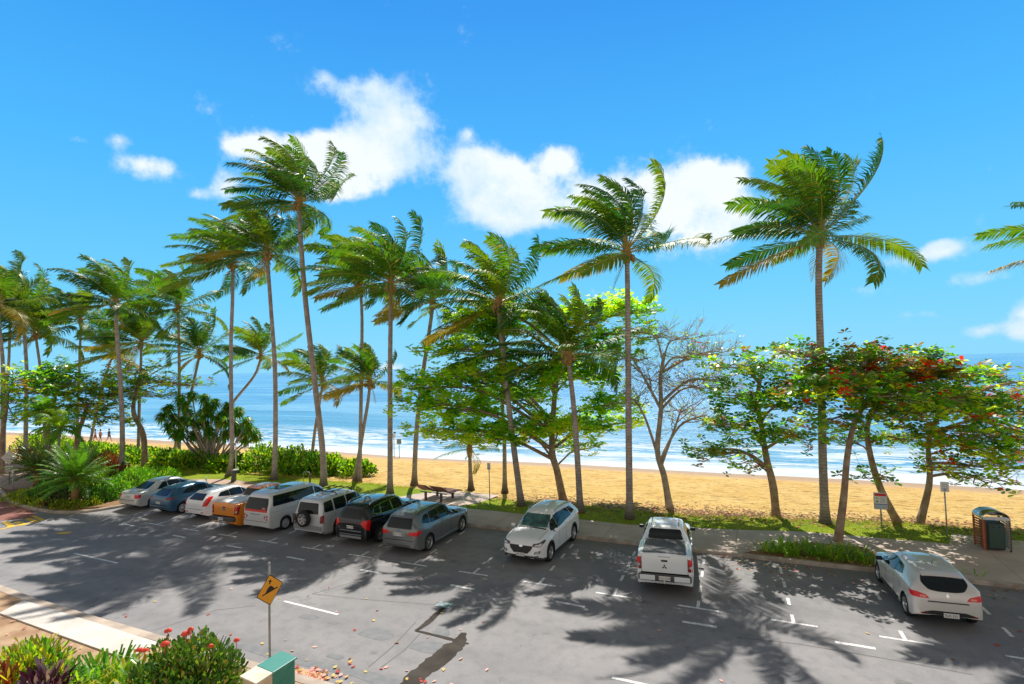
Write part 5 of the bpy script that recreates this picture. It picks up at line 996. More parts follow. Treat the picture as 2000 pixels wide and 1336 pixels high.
bmw = dict(L=4.66, W=1.88, r=.355, wx=(-1.39, 1.42), rim=(5, 'twin'), paint=GRY, roof=.64, tw=.24, clad=0, flare=.012,
 top=[(-2.33, .6), (-2.325, .9), (-2.29, 1.08), (-2.2, 1.28), (-2.03, 1.56), (-1.75, 1.65), (-.8, 1.68), (-.1, 1.66), (.3, 1.58), (.98, 1.17), (1.6, 1.08), (2.05, .96), (2.24, .8), (2.33, .5)], belt=[(-2.33, 1.12), (-1.3, 1.1), (.9, 1.04), (2.33, .88)],
 win=[[(-.4, 1.14), (.36, 1.12), (.36, 1.52), (.0, 1.56), (-.4, 1.56)], [(.42, 1.12), (.98, 1.12), (.7, 1.33), (.42, 1.48)], [(-1.2, 1.16), (-.46, 1.14), (-.46, 1.56), (-1.1, 1.54)], [(-1.75, 1.28), (-1.28, 1.17), (-1.2, 1.53), (-1.5, 1.49)]], doors=[(-.43, 0), (.39, 0), (-1.1, .1)], handles=[-.75, .1], mirror=(.8, 1.12),
 wind=[(-.68, 1.2), (.68, 1.2), (.55, 1.56), (-.55, 1.56)], rearwin=[(-.62, 1.12), (.62, 1.12), (.55, 1.5), (-.55, 1.5)],
 bits=[('tail_light', [(-2.3, -.45, .9), (-2.2, -.86, .85), (-2.0, -.94, .95), (-2.05, -.92, 1.06), (-2.25, -.5, 1.0)], (1, .6, 0), M_red, dict(both=True, off=.014)), ('roof_spoiler', [(-2.04, -.56, 0), (-2.04, .56, 0), (-1.85, .54, 0), (-1.85, -.54, 0)], (0, 0, -1), GRY, dict(off=.03, skirt=.02)), ('bumper_line', yz([(-.75, .64), (.75, .64), (.75, .66), (-.75, .66)]), REAR, M_under, dict(off=.003, rad=0)), ('lower_bumper', yz([(-.55, .34), (.55, .34), (.6, .46), (-.6, .46)]), REAR, M_dgrey, {}), ('number_recess', yz([(-.32, .8), (.32, .8), (.3, .98), (-.3, .98)]), REAR, M_grey, dict(off=.004)), ('emblem', yz([(-.035, 1.02), (.035, 1.02), (.035, 1.08), (-.035, 1.08)]), REAR, mat('blue_roundel', (.05, .15, .4), .3), dict(off=.009, rad=.035)), ('sill_trim', xz([(-.95, .3), (.98, .3), (.95, .34), (-.92, .34)]), (0, 1, 0), M_chrome, dict(both=True)), ('rear_wiper', yz([(-.1, 1.13), (.25, 1.15), (.25, 1.165), (-.1, 1.15)]), REAR, M_black, dict(off=.02, rad=0)), ('headlight', [(2.2, -.5, .84), (2.0, -.86, .86), (1.95, -.88, .95), (2.15, -.5, .93)], (-1, .6, 0), M_lens, dict(both=True))],
 plate=(-2.35, .02, .88, -.1, '219 VXR', True), rails=(-1.8, .1, .62, 1.66, M_black))
black = dict(L=4.78, W=1.84, r=.38, wx=(-1.4, 1.4), rim=(6, 'twin'), paint=BLK, roof=.62, tw=.24, clad=0, flare=.02,
 top=[(-2.39, .62), (-2.385, .95), (-2.33, 1.18), (-2.22, 1.4), (-2.03, 1.68), (-1.7, 1.77), (-.7, 1.8), (-.1, 1.77), (.3, 1.68), (.95, 1.26), (1.6, 1.18), (2.1, 1.06), (2.3, .9), (2.39, .55)], belt=[(-2.39, 1.2), (-1.3, 1.17), (.9, 1.12), (2.39, .95)],
 win=[[(-.4, 1.22), (.36, 1.2), (.36, 1.62), (.0, 1.66), (-.4, 1.66)], [(.42, 1.2), (.95, 1.2), (.7, 1.4), (.42, 1.57)], [(-1.25, 1.26), (-.46, 1.22), (-.46, 1.66), (-1.15, 1.64)], [(-1.8, 1.38), (-1.33, 1.28), (-1.25, 1.63), (-1.55, 1.6)]], framem=M_chrome, doors=[(-.43, 0), (.39, 0)], handles=[-.75, .1], handlem=M_chrome, mirror=(.8, 1.2), mirm=M_chrome,
 wind=[(-.66, 1.3), (.66, 1.3), (.54, 1.66), (-.54, 1.66)], rearwin=[(-.6, 1.22), (.6, 1.22), (.5, 1.58), (-.5, 1.58)],
 bits=[('tail_light', [(-2.35, -.55, 1.02), (-2.25, -.86, .74), (-2.2, -.92, .74), (-2.1, -.93, 1.16), (-2.25, -.6, 1.18)], diagR, M_red, dict(both=True, off=.016)), ('lamp_bar', yz([(-.55, 1.06), (.55, 1.06), (.55, 1.1), (-.55, 1.1)]), REAR, M_dgrey, dict(off=.01)), ('roof_spoiler', [(-2.05, -.54, 0), (-2.05, .54, 0), (-1.85, .54, 0), (-1.85, -.54, 0)], (0, 0, -1), BLK, dict(off=.03, skirt=.02)), ('chrome_strip', yz([(-.6, .68), (.6, .68), (.6, .72), (-.6, .72)]), REAR, M_chrome, dict(off=.01, rad=.01)), ('chrome_strip', yz([(-.62, .52), (.62, .52), (.62, .56), (-.62, .56)]), REAR, M_chrome, dict(off=.01, rad=.01)), ('lower_bumper', yz([(-.6, .38), (.6, .38), (.6, .48), (-.6, .48)]), REAR, M_grey, {}), ('headlight', [(2.25, -.5, .94), (2.05, -.84, .96), (2.0, -.88, 1.05), (2.2, -.5, 1.03)], (-1, .6, 0), M_lens, dict(both=True))],
 plate=(-2.4, 0, .86, -.1, '642 YKD', True), rails=(-1.8, .1, .6, 1.78, M_chrome), aerial=(-1.75, 0, 1.75, .12, .12))
fourwd = dict(L=4.5, W=1.82, r=.38, wx=(-1.2, 1.5), rim=(6, 'wide'), paint=LSV, roof=.68, tw=.25, clad=1, cladm=M_grey, flare=.035, wr=.92, wr1=.96,
 top=[(-2.25, .62), (-2.245, 1.0), (-2.22, 1.3), (-2.15, 1.62), (-2.05, 1.78), (-1.85, 1.84), (-1.2, 1.87), (-.2, 1.86), (.2, 1.78), (.42, 1.66), (.95, 1.24), (1.5, 1.17), (2.05, 1.1), (2.2, .95), (2.25, .58)], belt=[(-2.25, 1.14), (.9, 1.12), (2.25, 1.0)],
 win=[[(-.5, 1.22), (.25, 1.2), (.25, 1.7), (-.5, 1.72)], [(.33, 1.2), (.9, 1.2), (.55, 1.52), (.33, 1.66)], [(-1.35, 1.24), (-.6, 1.22), (-.6, 1.72), (-1.35, 1.72)], [(-2.02, 1.26), (-1.48, 1.24), (-1.48, 1.7), (-1.95, 1.66)]], doors=[(-.55, 0), (.29, 0), (-1.42, 0)], handles=[-.9, -.05], handlem=M_black, mirror=(.78, 1.26), mirm=M_black,
 wind=[(-.66, 1.28), (.66, 1.28), (.6, 1.7), (-.6, 1.7)], rearwin=[(-.62, 1.2), (.62, 1.2), (.56, 1.66), (-.56, 1.66)],
 bits=[('tail_light', [(-2.24, -.74, .8), (-2.2, -.9, .8), (-2.15, -.9, 1.14), (-2.2, -.74, 1.14)], diagR, M_dred, dict(both=True, off=.016)), ('lower_bumper', yz([(-.84, .46), (.84, .46), (.84, .66), (-.84, .66)]), REAR, M_grey, dict(off=.05, skirt=.0)), ('door_line', yz([(.71, .7), (.72, .7), (.68, 1.75), (.67, 1.75)]), REAR, M_under, dict(off=.002, rad=0)), ('headlight', [(2.2, -.5, .94), (2.12, -.8, .94), (2.1, -.8, 1.05), (2.2, -.5, 1.05)], (-1, .3, 0), M_lens, dict(both=True))])
van = dict(L=4.75, W=1.8, r=.325, wx=(-1.35, 1.35), rim=(8, 'wide'), paint=SILW, roof=.72, tw=.21, wr=.92, wr1=.96,
 top=[(-2.375, .5), (-2.37, .9), (-2.34, 1.2), (-2.22, 1.6), (-2.1, 1.82), (-1.85, 1.91), (-1.0, 1.94), (.3, 1.92), (.8, 1.82), (1.1, 1.68), (1.75, 1.2), (2.05, 1.05), (2.3, .85), (2.375, .5)], belt=[(-2.375, 1.2), (1.2, 1.12), (2.375, .95)],
 win=[[(-2.05, 1.3), (.55, 1.24), (.55, 1.74), (-1.95, 1.78)], [(.68, 1.22), (1.5, 1.2), (1.1, 1.52), (.68, 1.7)]], doors=[(.6, 0), (-.5, 0)], handles=[-.35, .8], mirror=(1.3, 1.25),
 wind=[(-.66, 1.24), (.66, 1.24), (.6, 1.68), (-.6, 1.68)], rearwin=[(-.74, 1.14), (.74, 1.14), (.66, 1.68), (-.66, 1.68)],
 bits=[('tail_light', [(-2.36, -.62, .66), (-2.34, -.8, .66), (-2.32, -.8, .94), (-2.34, -.62, .94)], (1, .3, 0), SILW, dict(both=True, off=.006, kids=[('lamp_lens', [(-2.36, -.7, .68), (-2.34, -.78, .68), (-2.32, -.78, .78), (-2.34, -.7, .78)], M_red), ('lamp_lens', [(-2.36, -.7, .82), (-2.34, -.78, .82), (-2.32, -.78, .92), (-2.34, -.7, .92)], M_red), ('lamp_lens', [(-2.36, -.56, .76), (-2.35, -.62, .76), (-2.35, -.62, .9), (-2.36, -.58, .9)], M_dred)])),
  ('rear_garnish', yz([(-.76, 1.06), (.76, 1.06), (.74, 1.16), (-.74, 1.16)]), REAR, M_red, dict(off=.012, rad=.02)), ('boot_handle', yz([(-.32, .93), (.32, .93), (.32, .97), (-.32, .97)]), REAR, M_chrome, dict(off=.012, rad=.01)), ('bumper_line', yz([(-.8, .6), (.8, .6), (.8, .615), (-.8, .615)]), REAR, M_under, dict(off=.003, rad=0)), ('sun_roof', [(-1.4, -.5, 0), (-.5, -.5, 0), (-.5, .5, 0), (-1.4, .5, 0)], (0, 0, -1), M_glass, dict(off=.008)), ('side_crease', xz([(-2.2, 1.02), (1.6, 1.0), (1.6, 1.012), (-2.2, 1.035)]), (0, 1, 0), M_grey, dict(both=True, off=.003, rad=0, step=.3)), ('window_sticker', yz([(-.62, 1.2), (-.42, 1.2), (-.42, 1.27), (-.62, 1.27)]), REAR, mat('sticker_pink', (.75, .2, .3), .5), dict(off=.016, rad=.01)), ('wheel_arch_trim', xz([(-1.74, .33), (-1.72, .33), (-1.7, .36), (-1.73, .36)]), (0, 1, 0), SILW, dict(both=True))])
def ute(L, paint_, bed):
    h = L/2
    return dict(L=L, W=1.84, r=.38, wx=(-1.28, 1.72), rim=(6, 'wide'), paint=paint_, roof=.62, tw=.25, clad=0, flare=.02, wr=.95, wr1=.97,
 top=[(-h, .66), (-h+.01, 1.1), (-h+.035, 1.29), (-h+.07, 1.335), (-1.2, 1.345), (-1.1, 1.36), (-.98, 1.58), (-.86, 1.72), (-.65, 1.775), (0, 1.79), (.4, 1.73), (1.1, 1.24), (1.7, 1.16), (2.2, 1.06), (h-.12, .9), (h, .58)], belt=[(-h, 1.3), (-1.3, 1.3), (-1.0, 1.17), (1.0, 1.12), (h, 1.0)],
 win=[[(-.18, 1.2), (.42, 1.18), (.42, 1.6), (.1, 1.66), (-.18, 1.66)], [(.48, 1.18), (1.05, 1.18), (.75, 1.42), (.48, 1.56)], [(-.82, 1.22), (-.24, 1.2), (-.24, 1.66), (-.66, 1.64)]], doors=[(-.21, 0), (.45, 0), (-.92, 0)], handles=[-.55, .15], mirror=(.9, 1.22), mirm=M_black,
 wind=[(-.66, 1.28), (.66, 1.28), (.54, 1.68), (-.54, 1.68)], rearwin=[(-.62, 1.39), (.62, 1.39), (.52, 1.68), (-.52, 1.68)],
 bits=[('tray_cover', [(-h+.1, -.72, 0), (-1.14, -.68, 0), (-1.14, .68, 0), (-h+.1, .72, 0)], (0, 0, -1), bed, dict(off=.022, rad=.06, step=.2, skirt=.02)),
  ('tail_light', [(-h, -.76, .82), (-h+.05, -.92, .82), (-h+.12, -.93, 1.22), (-h+.02, -.76, 1.22)], (1, .35, 0), M_dred, dict(both=True, off=.014, rad=.03, kids=[('lamp_lens', [(-h, -.78, 1.03), (-h+.05, -.9, 1.03), (-h+.1, -.9, 1.2), (-h+.02, -.78, 1.2)], M_red), ('lamp_lens', [(-h, -.79, .93), (-h+.05, -.88, .93), (-h+.1, -.88, 1.0), (-h+.02, -.79, 1.0)], M_lens)])),
  ('tailgate_gap', yz([(-.755, .74), (-.745, .74), (-.745, 1.3), (-.755, 1.3)]), REAR, M_under, dict(both=True, off=.003, rad=0)), ('tailgate_handle', yz([(-.1, 1.1), (.1, 1.1), (.1, 1.16), (-.1, 1.16)]), REAR, M_black, dict(off=.01, rad=.015)), ('bumper_gap', yz([(-.78, .69), (.78, .69), (.78, .735), (-.78, .735)]), REAR, M_under, dict(off=.004, rad=0)), ('tray_gap', xz([(-1.06, .5), (-1.045, .5), (-1.045, 1.3), (-1.06, 1.3)]), (0, 1, 0), M_under, dict(both=True, off=.003, rad=0)), ('headlight', [(h-.1, -.5, .9), (h-.3, -.84, .94), (h-.32, -.86, 1.04), (h-.12, -.5, 1.0)], (-1, .6, 0), M_lens, dict(both=True))])
wute = ute(5.3, WH2, M_wcap); oute = ute(5.35, ORG, M_wcap2); wute['roof'] = .63
wute['bits'] += [('tailgate_slot', yz([(-.2, 1.25), (.2, 1.25), (.2, 1.262), (-.2, 1.262)]), REAR, M_under, dict(off=.003, rad=0)), ('emblem', yz([(0, 1.02), (.028, .975), (0, .93), (-.028, .975)]), REAR, M_black, dict(off=.008, rad=0)), ('emblem', yz([(.0, .932), (.055, .932), (.082, .888), (.028, .888)]), REAR, M_black, dict(off=.008, rad=0)), ('emblem', yz([(.0, .932), (-.055, .932), (-.082, .888), (-.028, .888)]), REAR, M_black, dict(off=.008, rad=0)), ('roof_strip', [(-.75, -.5, 0), (.25, -.5, 0), (.25, -.47, 0), (-.75, -.47, 0)], (0, 0, -1), M_black, dict(both=True, off=.006, rad=.01))]
oute['bits'] += [('emblem', yz([(-.13, .98), (.13, .98), (.13, 1.08), (-.13, 1.08)]), REAR, M_chrome, dict(off=.01, rad=.05))]
def utebumper(g, L, m_, plate, col):
    h = L/2; b = bevelled('rear_bumper', (.2, 1.72, .2), m_, g, (-h-.07, 0, .6), .05); 
    for s_ in (1, -1): bevelled('bumper_pad', (.03, .5, .16), col, b, (-.095, s_*.56, .01), .012)
    bevelled('bumper_step', (.09, .9, .03), M_chrome, b, (-.1, 0, -.1), .01)
    o = bevelled('number_plate', (.012, .37, .13), M_plate, g, (-h-.185, 0, .62), .004); textmesh(plate, .095, M_ptext, o, Matrix(((0, 0, -1, -.007), (-1, 0, 0, 0), (0, 1, 0, 0), (0, 0, 0, 1))), 'plate_lettering')
    mb = MB(); mb.tube([(-h-.1, 0, .46), (-h-.26, 0, .46), (-h-.28, 0, .5), (-h-.28, 0, .53)], .025, 8); mb.lathe([(.001, .58), (.024, .57), (.03, .55), (.024, .525), (.001, .52)], 10, 0, Matrix.Translation((-h-.28, 0, 0))); mb.build('tow_ball', M_chrome, g, smooth=True)
# --- places, from the marks the tyres make on the bays
car('silver sedan at the far left of the row, next to the island bed', 'car', sedan, -29.0, 3.65)
car('blue hatchback between the silver sedan and the white hatchback', 'car', blue, -26.0, 3.35)
car('white hatchback with tall red tail lights beside the orange truck', 'car', whiteh, -23.05, 3.35)
g, bvh, D = car('orange dual cab utility truck with white tray cover', 'utility truck', oute, -19.85, 3.25, name='utility_truck'); utebumper(g, 5.35, M_dgrey, '730 WSB', M_dgrey)
g, bvh, D = car('silver people mover van with a red band under its rear window', 'van', van, -17.8, 3.1, name='people_mover')
g, bvh, D = car('pale silver four wheel drive with rear spare wheel and roof racks', 'four wheel drive', fourwd, -14.65, 3.2, name='four_wheel_drive')
RZ = Matrix.Rotation(-pi/2, 4, 'Z')
bmw_, tm, rm = wheel_meshes(.37, .22, 6, 'wide'); sw = link('spare_wheel', bmw_, g); sw.location = (-2.4, .12, .98); sw.rotation_euler = (0, 0, -pi/2); link('tyre', tm, sw); link('rim', rm, sw).data = rm
for x in (-1.15, -.1):
    mb = MB(); mb.tube([(x, -.72, 1.84), (x, -.72, 1.95), (x, -.6, 1.98), (x, .6, 1.98), (x, .72, 1.95), (x, .72, 1.84)], .025, 6); mb.build('roof_rack', M_black, g)
mb = MB()
for y in (-.45, 0, .45): mb.tube([(-1.3, y, 2.01), (.1, y, 2.01)], .02, 5)
mb.build('rack_bar', M_black, g)
mb = MB(); mb.tube([(-2.27, .86, .55), (-2.29, .86, 1.15)], .02, 5); mb.tube([(-2.27, .72, .55), (-2.29, .72, 1.15)], .02, 5)
for k in range(5): mb.tube([(-2.28, .72, .6+.12*k), (-2.28, .86, .6+.12*k)], .015, 5)
mb.build('rear_ladder', M_black, g)
car('black sport utility vehicle with chrome strips between the silver and grey ones', 'car', black, -12.05, 3.25)
car('metallic grey sport utility vehicle, rightmost of the nose-in row', 'car', bmw, -9.3, 3.0)
car('white sport utility vehicle parked nose out, facing the road', 'car', tucson, -3.95, 3.65, heading=-92)
g, bvh, D = car('white dual cab utility truck with black tray cover and tow ball', 'utility truck', wute, 1.28, 3.3, heading=97, name='utility_truck'); utebumper(g, 5.3, M_dgrey, '516 XVB', WH2)
car('pearl grey hatchback parked alone at the right, slightly crooked', 'car', pearl, 9.21, 3.2, heading=95.5)
# ------------------------------------------------------------------ signs, furniture, people, litter
M_galv = mat('galvanised_pole', (.42, .42, .41), .45, .5, var=.25, vscale=8); M_sface = mat('sign_white', (.72, .72, .72), .5); M_sblack = mat('sign_black', (.01, .01, .01), .6); M_sback = mat('sign_back', (.45, .46, .47), .4, .5)
M_syel = mat('sign_orange_yellow', (.78, .34, .012), .45); M_sred = mat('sign_red', (.65, .03, .03), .5); M_sblue = mat('sign_blue', (.05, .16, .42), .5)
def face(o, pts, mi_mat, name, y=-.0): 
    mb = MB(); mb.add([(a, y, b_) for a, b_ in pts], [tuple(range(len(pts)))]); mb.add([(a, y+.004, b_) for a, b_ in pts], [tuple(range(len(pts)))[::-1]]); return mb.build(name, mi_mat, o)
def plate(name, pts, m, parent, thick=.006, y0=0):
    mb = MB(); n = len(pts); mb.add([(a, y0, b_) for a, b_ in pts]+[(a, y0+thick, b_) for a, b_ in pts], [tuple(range(n)), tuple(range(n, 2*n))[::-1]]+[(i, i+n, (i+1) % n+n, (i+1) % n) for i in range(n)]); return mb.build(name, m, parent)
def rrect(w, h, r_=.03): return [(p.x, p.y) for p in rounded([(-w/2, -h/2, 0), (w/2, -h/2, 0), (w/2, h/2, 0), (-w/2, h/2, 0)], r_)]
def text(s_, size, m, parent, x, y, z, name='lettering'):
    return textmesh(s_, size, m, parent, Matrix(((1, 0, 0, x), (0, 0, -1, y), (0, 1, 0, z), (0, 0, 0, 1))), name)
# speed hump warning sign by the near kerb
b0 = P(527, 1300); Yb = b0.y; g = empty('warning_sign', b0); tag(g, 'orange yellow diamond sign with a black hump and arrow on a tall pole', 'road sign')
mb = MB(); mb.tube([(0, 0, -.05), (.0, 0, 2.66)], .03, 10); mb.lathe([(.031, 2.66), (.04, 2.67), (.036, 2.71), (.001, 2.73)], 10); mb.build('pole', M_galv, g, smooth=True)
A_ = H(500, 1168, Yb-.24)-b0; B_ = H(552, 1138, Yb+.24)-b0; T_ = H(525, 1119, Yb)-b0; Bt = H(526, 1180, Yb)-b0; C_ = (A_+B_+T_+Bt)/4
hx = (B_-A_).normalized(); up_ = (T_-Bt).normalized(); nn_ = hx.cross(up_).normalized()     # towards the viewer side when negative
if nn_.y > 0: nn_ = -nn_
def onsign(a, b_, o_=0): return C_+(B_-A_)/2*a+(T_-Bt)/2*b_+nn_*(.045+o_)
def signpoly(pts, m, name, o_, parent, th=.005):
    mb = MB(); n = len(pts); mb.add([onsign(a, b_, o_) for a, b_ in pts]+[onsign(a, b_, o_-th) for a, b_ in pts], [tuple(range(n)), tuple(range(n, 2*n))[::-1]]+[(i, i+n, (i+1) % n+n, (i+1) % n) for i in range(n)]); return mb.build(name, m, parent)
dia = [(p.x, p.y) for p in rounded([(1, 0, 0), (0, 1, 0), (-1, 0, 0), (0, -1, 0)], .12)]
sp_ = signpoly(dia, M_sblack, 'sign_plate', 0, g); f_ = signpoly([(a*.94, b_*.94) for a, b_ in dia], M_syel, 'sign_face', .003, sp_, .004)
hump = [(-.56, -.1), (-.5, -.17), (-.36, -.1)]+[(-.34+.62*i/10, -.1+.3*sin(pi*i/10)) for i in range(0, 11)][1:]+[(.46, -.1), (.56, -.1), (.5, -.17)]
hump = [(-.6, -.14), (.6, -.14), (.56, -.06), (.34, -.06)]+[(.34-.68*i/10, -.06+.3*sin(pi*i/10)) for i in range(1, 10)]+[(-.34, -.06), (-.56, -.06)]
signpoly(hump, M_sblack, 'hump_symbol', .007, sp_, .004)
signpoly([(-.06, .38), (.03, .34), (.05, .48), (.14, .44), (.08, .62), (-.12, .6), (-.03, .53)], M_sblack, 'arrow_symbol', .007, sp_, .004)
# green and cream service cabinets
c0 = fg(541, 1300, 1.15); g = empty('green_cabinet', c0, radians(-31)); tag(g, 'teal green steel service cabinet behind the cream one', 'cabinet')
TEAL = mat('teal_paint', (.02, .2, .16), .5, col2=(.035, .26, .2), vscale=5); CREAM = mat('cream_paint', (.62, .55, .42), .6, col2=(.5, .42, .3), vscale=6)
bevelled('cabinet_body', (.52, .56, 1.1), TEAL, g, (0, 0, .55), .012); bevelled('lid', (.6, .64, .05), mat('teal_lid', (.04, .24, .2), .45, col2=(.05, .25, .2), vscale=4), g, (0, 0, 1.125), .02, (radians(4), 0, 0))
mb = MB()
for k in range(6): mb.box((.263, -.1+.0*k, .5+.06*k), (.006, .3, .02))
mb.build('louvre', TEAL, g)
c0 = fg(508, 1322, 1.1); g = empty('cream_cabinet', c0, radians(-31)); tag(g, 'cream service cabinet with a sloping lid in front of the green one', 'cabinet')
bevelled('cabinet_body', (.5, .5, 1.05), CREAM, g, (0, 0, .52), .012); bevelled('lid', (.6, .6, .045), mat('cream_lid', (.74, .68, .56), .55, col2=(.62, .52, .38), vscale=7), g, (0, 0, 1.09), .015, (radians(5), 0, 0))
mb = MB(); mb.tube([(.252, .03, .86), (.256, .03, .86)], .035, 12); mb.build('lock', M_black, g)
for k in range(2): mb = MB(); mb.box((.254, .14+.05*k, .85), (.006, .012, .16)); mb.build('vent_slot', M_black, g)
# beach safety board
b0 = P(1723, 1040); g = empty('beach_sign', b0, radians(-22)); tag(g, 'white beach notice with red heading and blue band on a steel post', 'sign')
mb = MB(); mb.tube([(0, .03, -.05), (0, .03, 1.75)], .035, 10); mb.build('post', M_galv, g, smooth=True)
w = .52; bd = plate('board', rrect(w, .74, .03), M_sback, g, .012, -.02); bd.location = (0, 0, 1.38)
fc = plate('white_panel', rrect(w-.05, .69, .02), M_sface, bd, .004, -.026)
p1_ = plate('red_heading', [(-.22, .22), (.22, .22), (.22, .335), (-.22, .335)], M_sred, bd, .003, -.031); p2_ = plate('blue_band', [(-.235, -.16), (.235, -.16), (.235, -.12), (-.235, -.12)], M_sblue, bd, .003, -.031)
p3_ = plate('grey_panel', [(-.22, -.33), (.22, -.33), (.22, -.18), (-.22, -.18)], mat('sign_grey', (.42, .48, .55), .5), bd, .003, -.031)
for (x, z, m_) in ((-.13, .12, mat('sign_yellow', (.7, .5, .05), .5)), (-.13, -.02, mat('sign_green', (.1, .3, .08), .5))): plate('picture_symbol', [(x+.045*cos(6.28*i/10), z+.045*sin(6.28*i/10)) for i in range(10)], m_, bd, .003, -.031)
for k in range(5): plate('printed_line', [(-.02, .14-.05*k), (.19-.03*(k % 2), .14-.05*k), (.19-.03*(k % 2), .155-.05*k), (-.02, .155-.05*k)], M_grey, bd, .003, -.031)
# parking signs
def psign(px, py, ptop, label, w_=.3, h_=.42, lines=3, leanx=0.0):
    b0 = P(px, py); top = H(px, ptop, b0.y).z; g = empty('parking_sign', b0, radians(-20)); tag(g, label, 'sign')
    mb = MB(); mb.tube([(0, 0, -.05), (leanx, 0, top)], .028, 8); mb.build('pole', M_galv, g, smooth=True)
    s_ = plate('sign_plate', rrect(w_, h_, .03), M_sface, g, .006, -.035); s_.location = (leanx, 0, top-h_/2+.03)
    for k in range(lines): plate('printed_line', [(-w_*.33, h_*.22-.09*k), (w_*.33, h_*.22-.09*k), (w_*.33, h_*.27-.09*k), (-w_*.33, h_*.27-.09*k)], M_grey, s_, .003, -.039)
    plate('printed_figure', [(-.05, -.16), (.05, -.16), (.05, -.08), (-.05, -.08)], M_grey, s_, .003, -.039)
psign(957, 990, 905, 'small grey parking sign on a thin pole beside the leaning palm', .2, .38)
psign(1851, 1060, 942, 'white parking sign on a tall brownish pole left of the litter bin', .3, .42)
psign(403, 958, 932, 'thin short signpost on the pad behind the blue hatchback', .08, .1, 0)
psign(25, 968, 920, 'thin signpost in the paving beside the island bed', .14, .16, 0)
# back of a give-way style sign at the far left
b0 = P(18, 950); g = empty('street_sign', b0, radians(15)); tag(g, 'pale grey back of a diamond sign above a square plate at the far left', 'road sign')
mb = MB(); mb.tube([(0, 0, -.05), (0, 0, 3.0)], .04, 8); mb.build('pole', M_galv, g, smooth=True)
d_ = plate('diamond_plate', [(.52, 0), (0, .52), (-.52, 0), (0, -.52)], M_sback, g, .01, -.06); d_.location = (0, 0, 2.1); q_ = plate('square_plate', rrect(.5, .42, .03), M_sback, g, .01, -.06); q_.location = (0, 0, 1.3)
# white bollard and a dark pillar lamp
b0 = P(98, 916); g = empty('bollard', b0); tag(g, 'white painted bollard under the small garden palms', 'bollard'); mb = MB(); mb.tube([(0, 0, -.05), (0, 0, 1.15)], .1, 12); mb.build('post', M_sface, g, smooth=True); mb = MB(); mb.lathe([(.101, 1.13), (.105, 1.17), (.08, 1.22), (.001, 1.24)], 12); mb.build('cap', M_sface, g, smooth=True)
# beach shower
b0 = P(461, 941); g = empty('beach_shower', b0); tag(g, 'thin pale beach shower pole standing on the pink pad', 'shower')
tz = H(461, 868, b0.y).z; mb = MB(); mb.tube([(0, 0, 0), (0, 0, tz), (-.1, 0, tz+.15), (-.35, 0, tz+.1)], .035, 8); mb.build('pole', mat('shower_pipe', (.6, .58, .52), .4, .4), g, smooth=True)
mb = MB(); mb.lathe([(.03, tz+.1), (.09, tz+.04), (.001, tz+.03)], 12, 0, Matrix.Translation((-.37, 0, 0))); mb.build('shower_head', M_galv, g); mb = MB(); mb.lathe([(.001, .0), (.25, .0), (.25, .02), (.001, .02)], 16); mb.build('base', M_dgrey, g)
b0 = P(456, 944); g = empty('drinking_fountain', b0); tag(g, 'dark grey stubby drinking fountain in front of the beach shower', 'drinking fountain')
mb = MB(); mb.tube([(0, 0, .02), (0, 0, .35), (.05, 0, .7), (.12, 0, .9)], [.2, .15, .16, .2], 12); mb.build('column', M_dgrey, g, smooth=True); mb = MB(); mb.lathe([(.001, .9), (.2, .9), (.26, .97), (.24, .98), (.1, .93), (.001, .92)], 14, 0, Matrix.Translation((.12, 0, 0))); mb.build('bowl', M_galv, g, smooth=True); mb = MB(); mb.lathe([(.001, .015), (.34, .015), (.34, .035), (.001, .035)], 16); mb.build('foot_plate', M_dgrey, g)
# bike rail behind the van
b0 = P(600, 950); g = empty('steel_rail', b0, radians(-24)); tag(g, 'thin bent steel rail on the lawn left of the tallest palm', 'rail'); mb = MB(); mb.tube([(-.35, 0, -.05), (-.35, 0, .85), (-.25, 0, .95), (.15, 0, .98), (.25, 0, .9), (.25, 0, -.05)], .022, 6); mb.build('tube', M_galv, g, smooth=True)
mb = MB(); mb.box((.25, 0, .35), (.09, .09, .9)); mb.build('timber_post', M_dgrey, g)
# recliners on the pad
WOOD = mat('jarrah_slats', (.3, .1, .035), .55, col2=(.2, .06, .025), vscale=6, bump=.3, bscale=40, stretch=(1, 8, 1))
def recliner(px, py, lab):
    b0 = P(px, py, .13); g = empty('recliner', b0, TH+radians(90-8)); tag(g, lab, 'bench', 'timber recliners facing the sea')
    prof = [(-.95, .98), (-.75, .86), (-.5, .7), (-.25, .56), (0, .47), (.3, .46), (.6, .5), (.85, .47), (1.0, .4)]
    cv = smoothpath3([Vector((x, 0, z)) for x, z in prof], 3)
    for nm, lo_, hi_ in (('backrest', 0, 11), ('seat', 11, len(cv)-1)):
        mb = MB()
        for i in range(lo_, hi_):
            a, b_ = cv[i], cv[i+1]; d = (b_-a); ang = atan2(d.z, d.x); mb.box(((a+b_)/2), (d.length*.72, .95, .035), 0, M=Matrix.Rotation(-ang, 3, 'Y'))
        mb.build(nm, WOOD, g)
    for y in (-.38, .38):
        mb = MB(); mb.tube([p+Vector((0, y, -.03)) for p in cv], .022, 6); mb.build('side_rail', M_dgrey, g)
    for x in (-.42, .62): mb = MB(); mb.box((x, 0, .22), (.1, .12, .5)); mb.box((x, 0, .46), (.08, .8, .04)); mb.build('leg', M_dgrey, g)
recliner(841, 973, 'brown timber recliner nearer the palm, left one of the pair'); recliner(871, 977, 'brown timber recliner, right one of the pair on the paved pad')
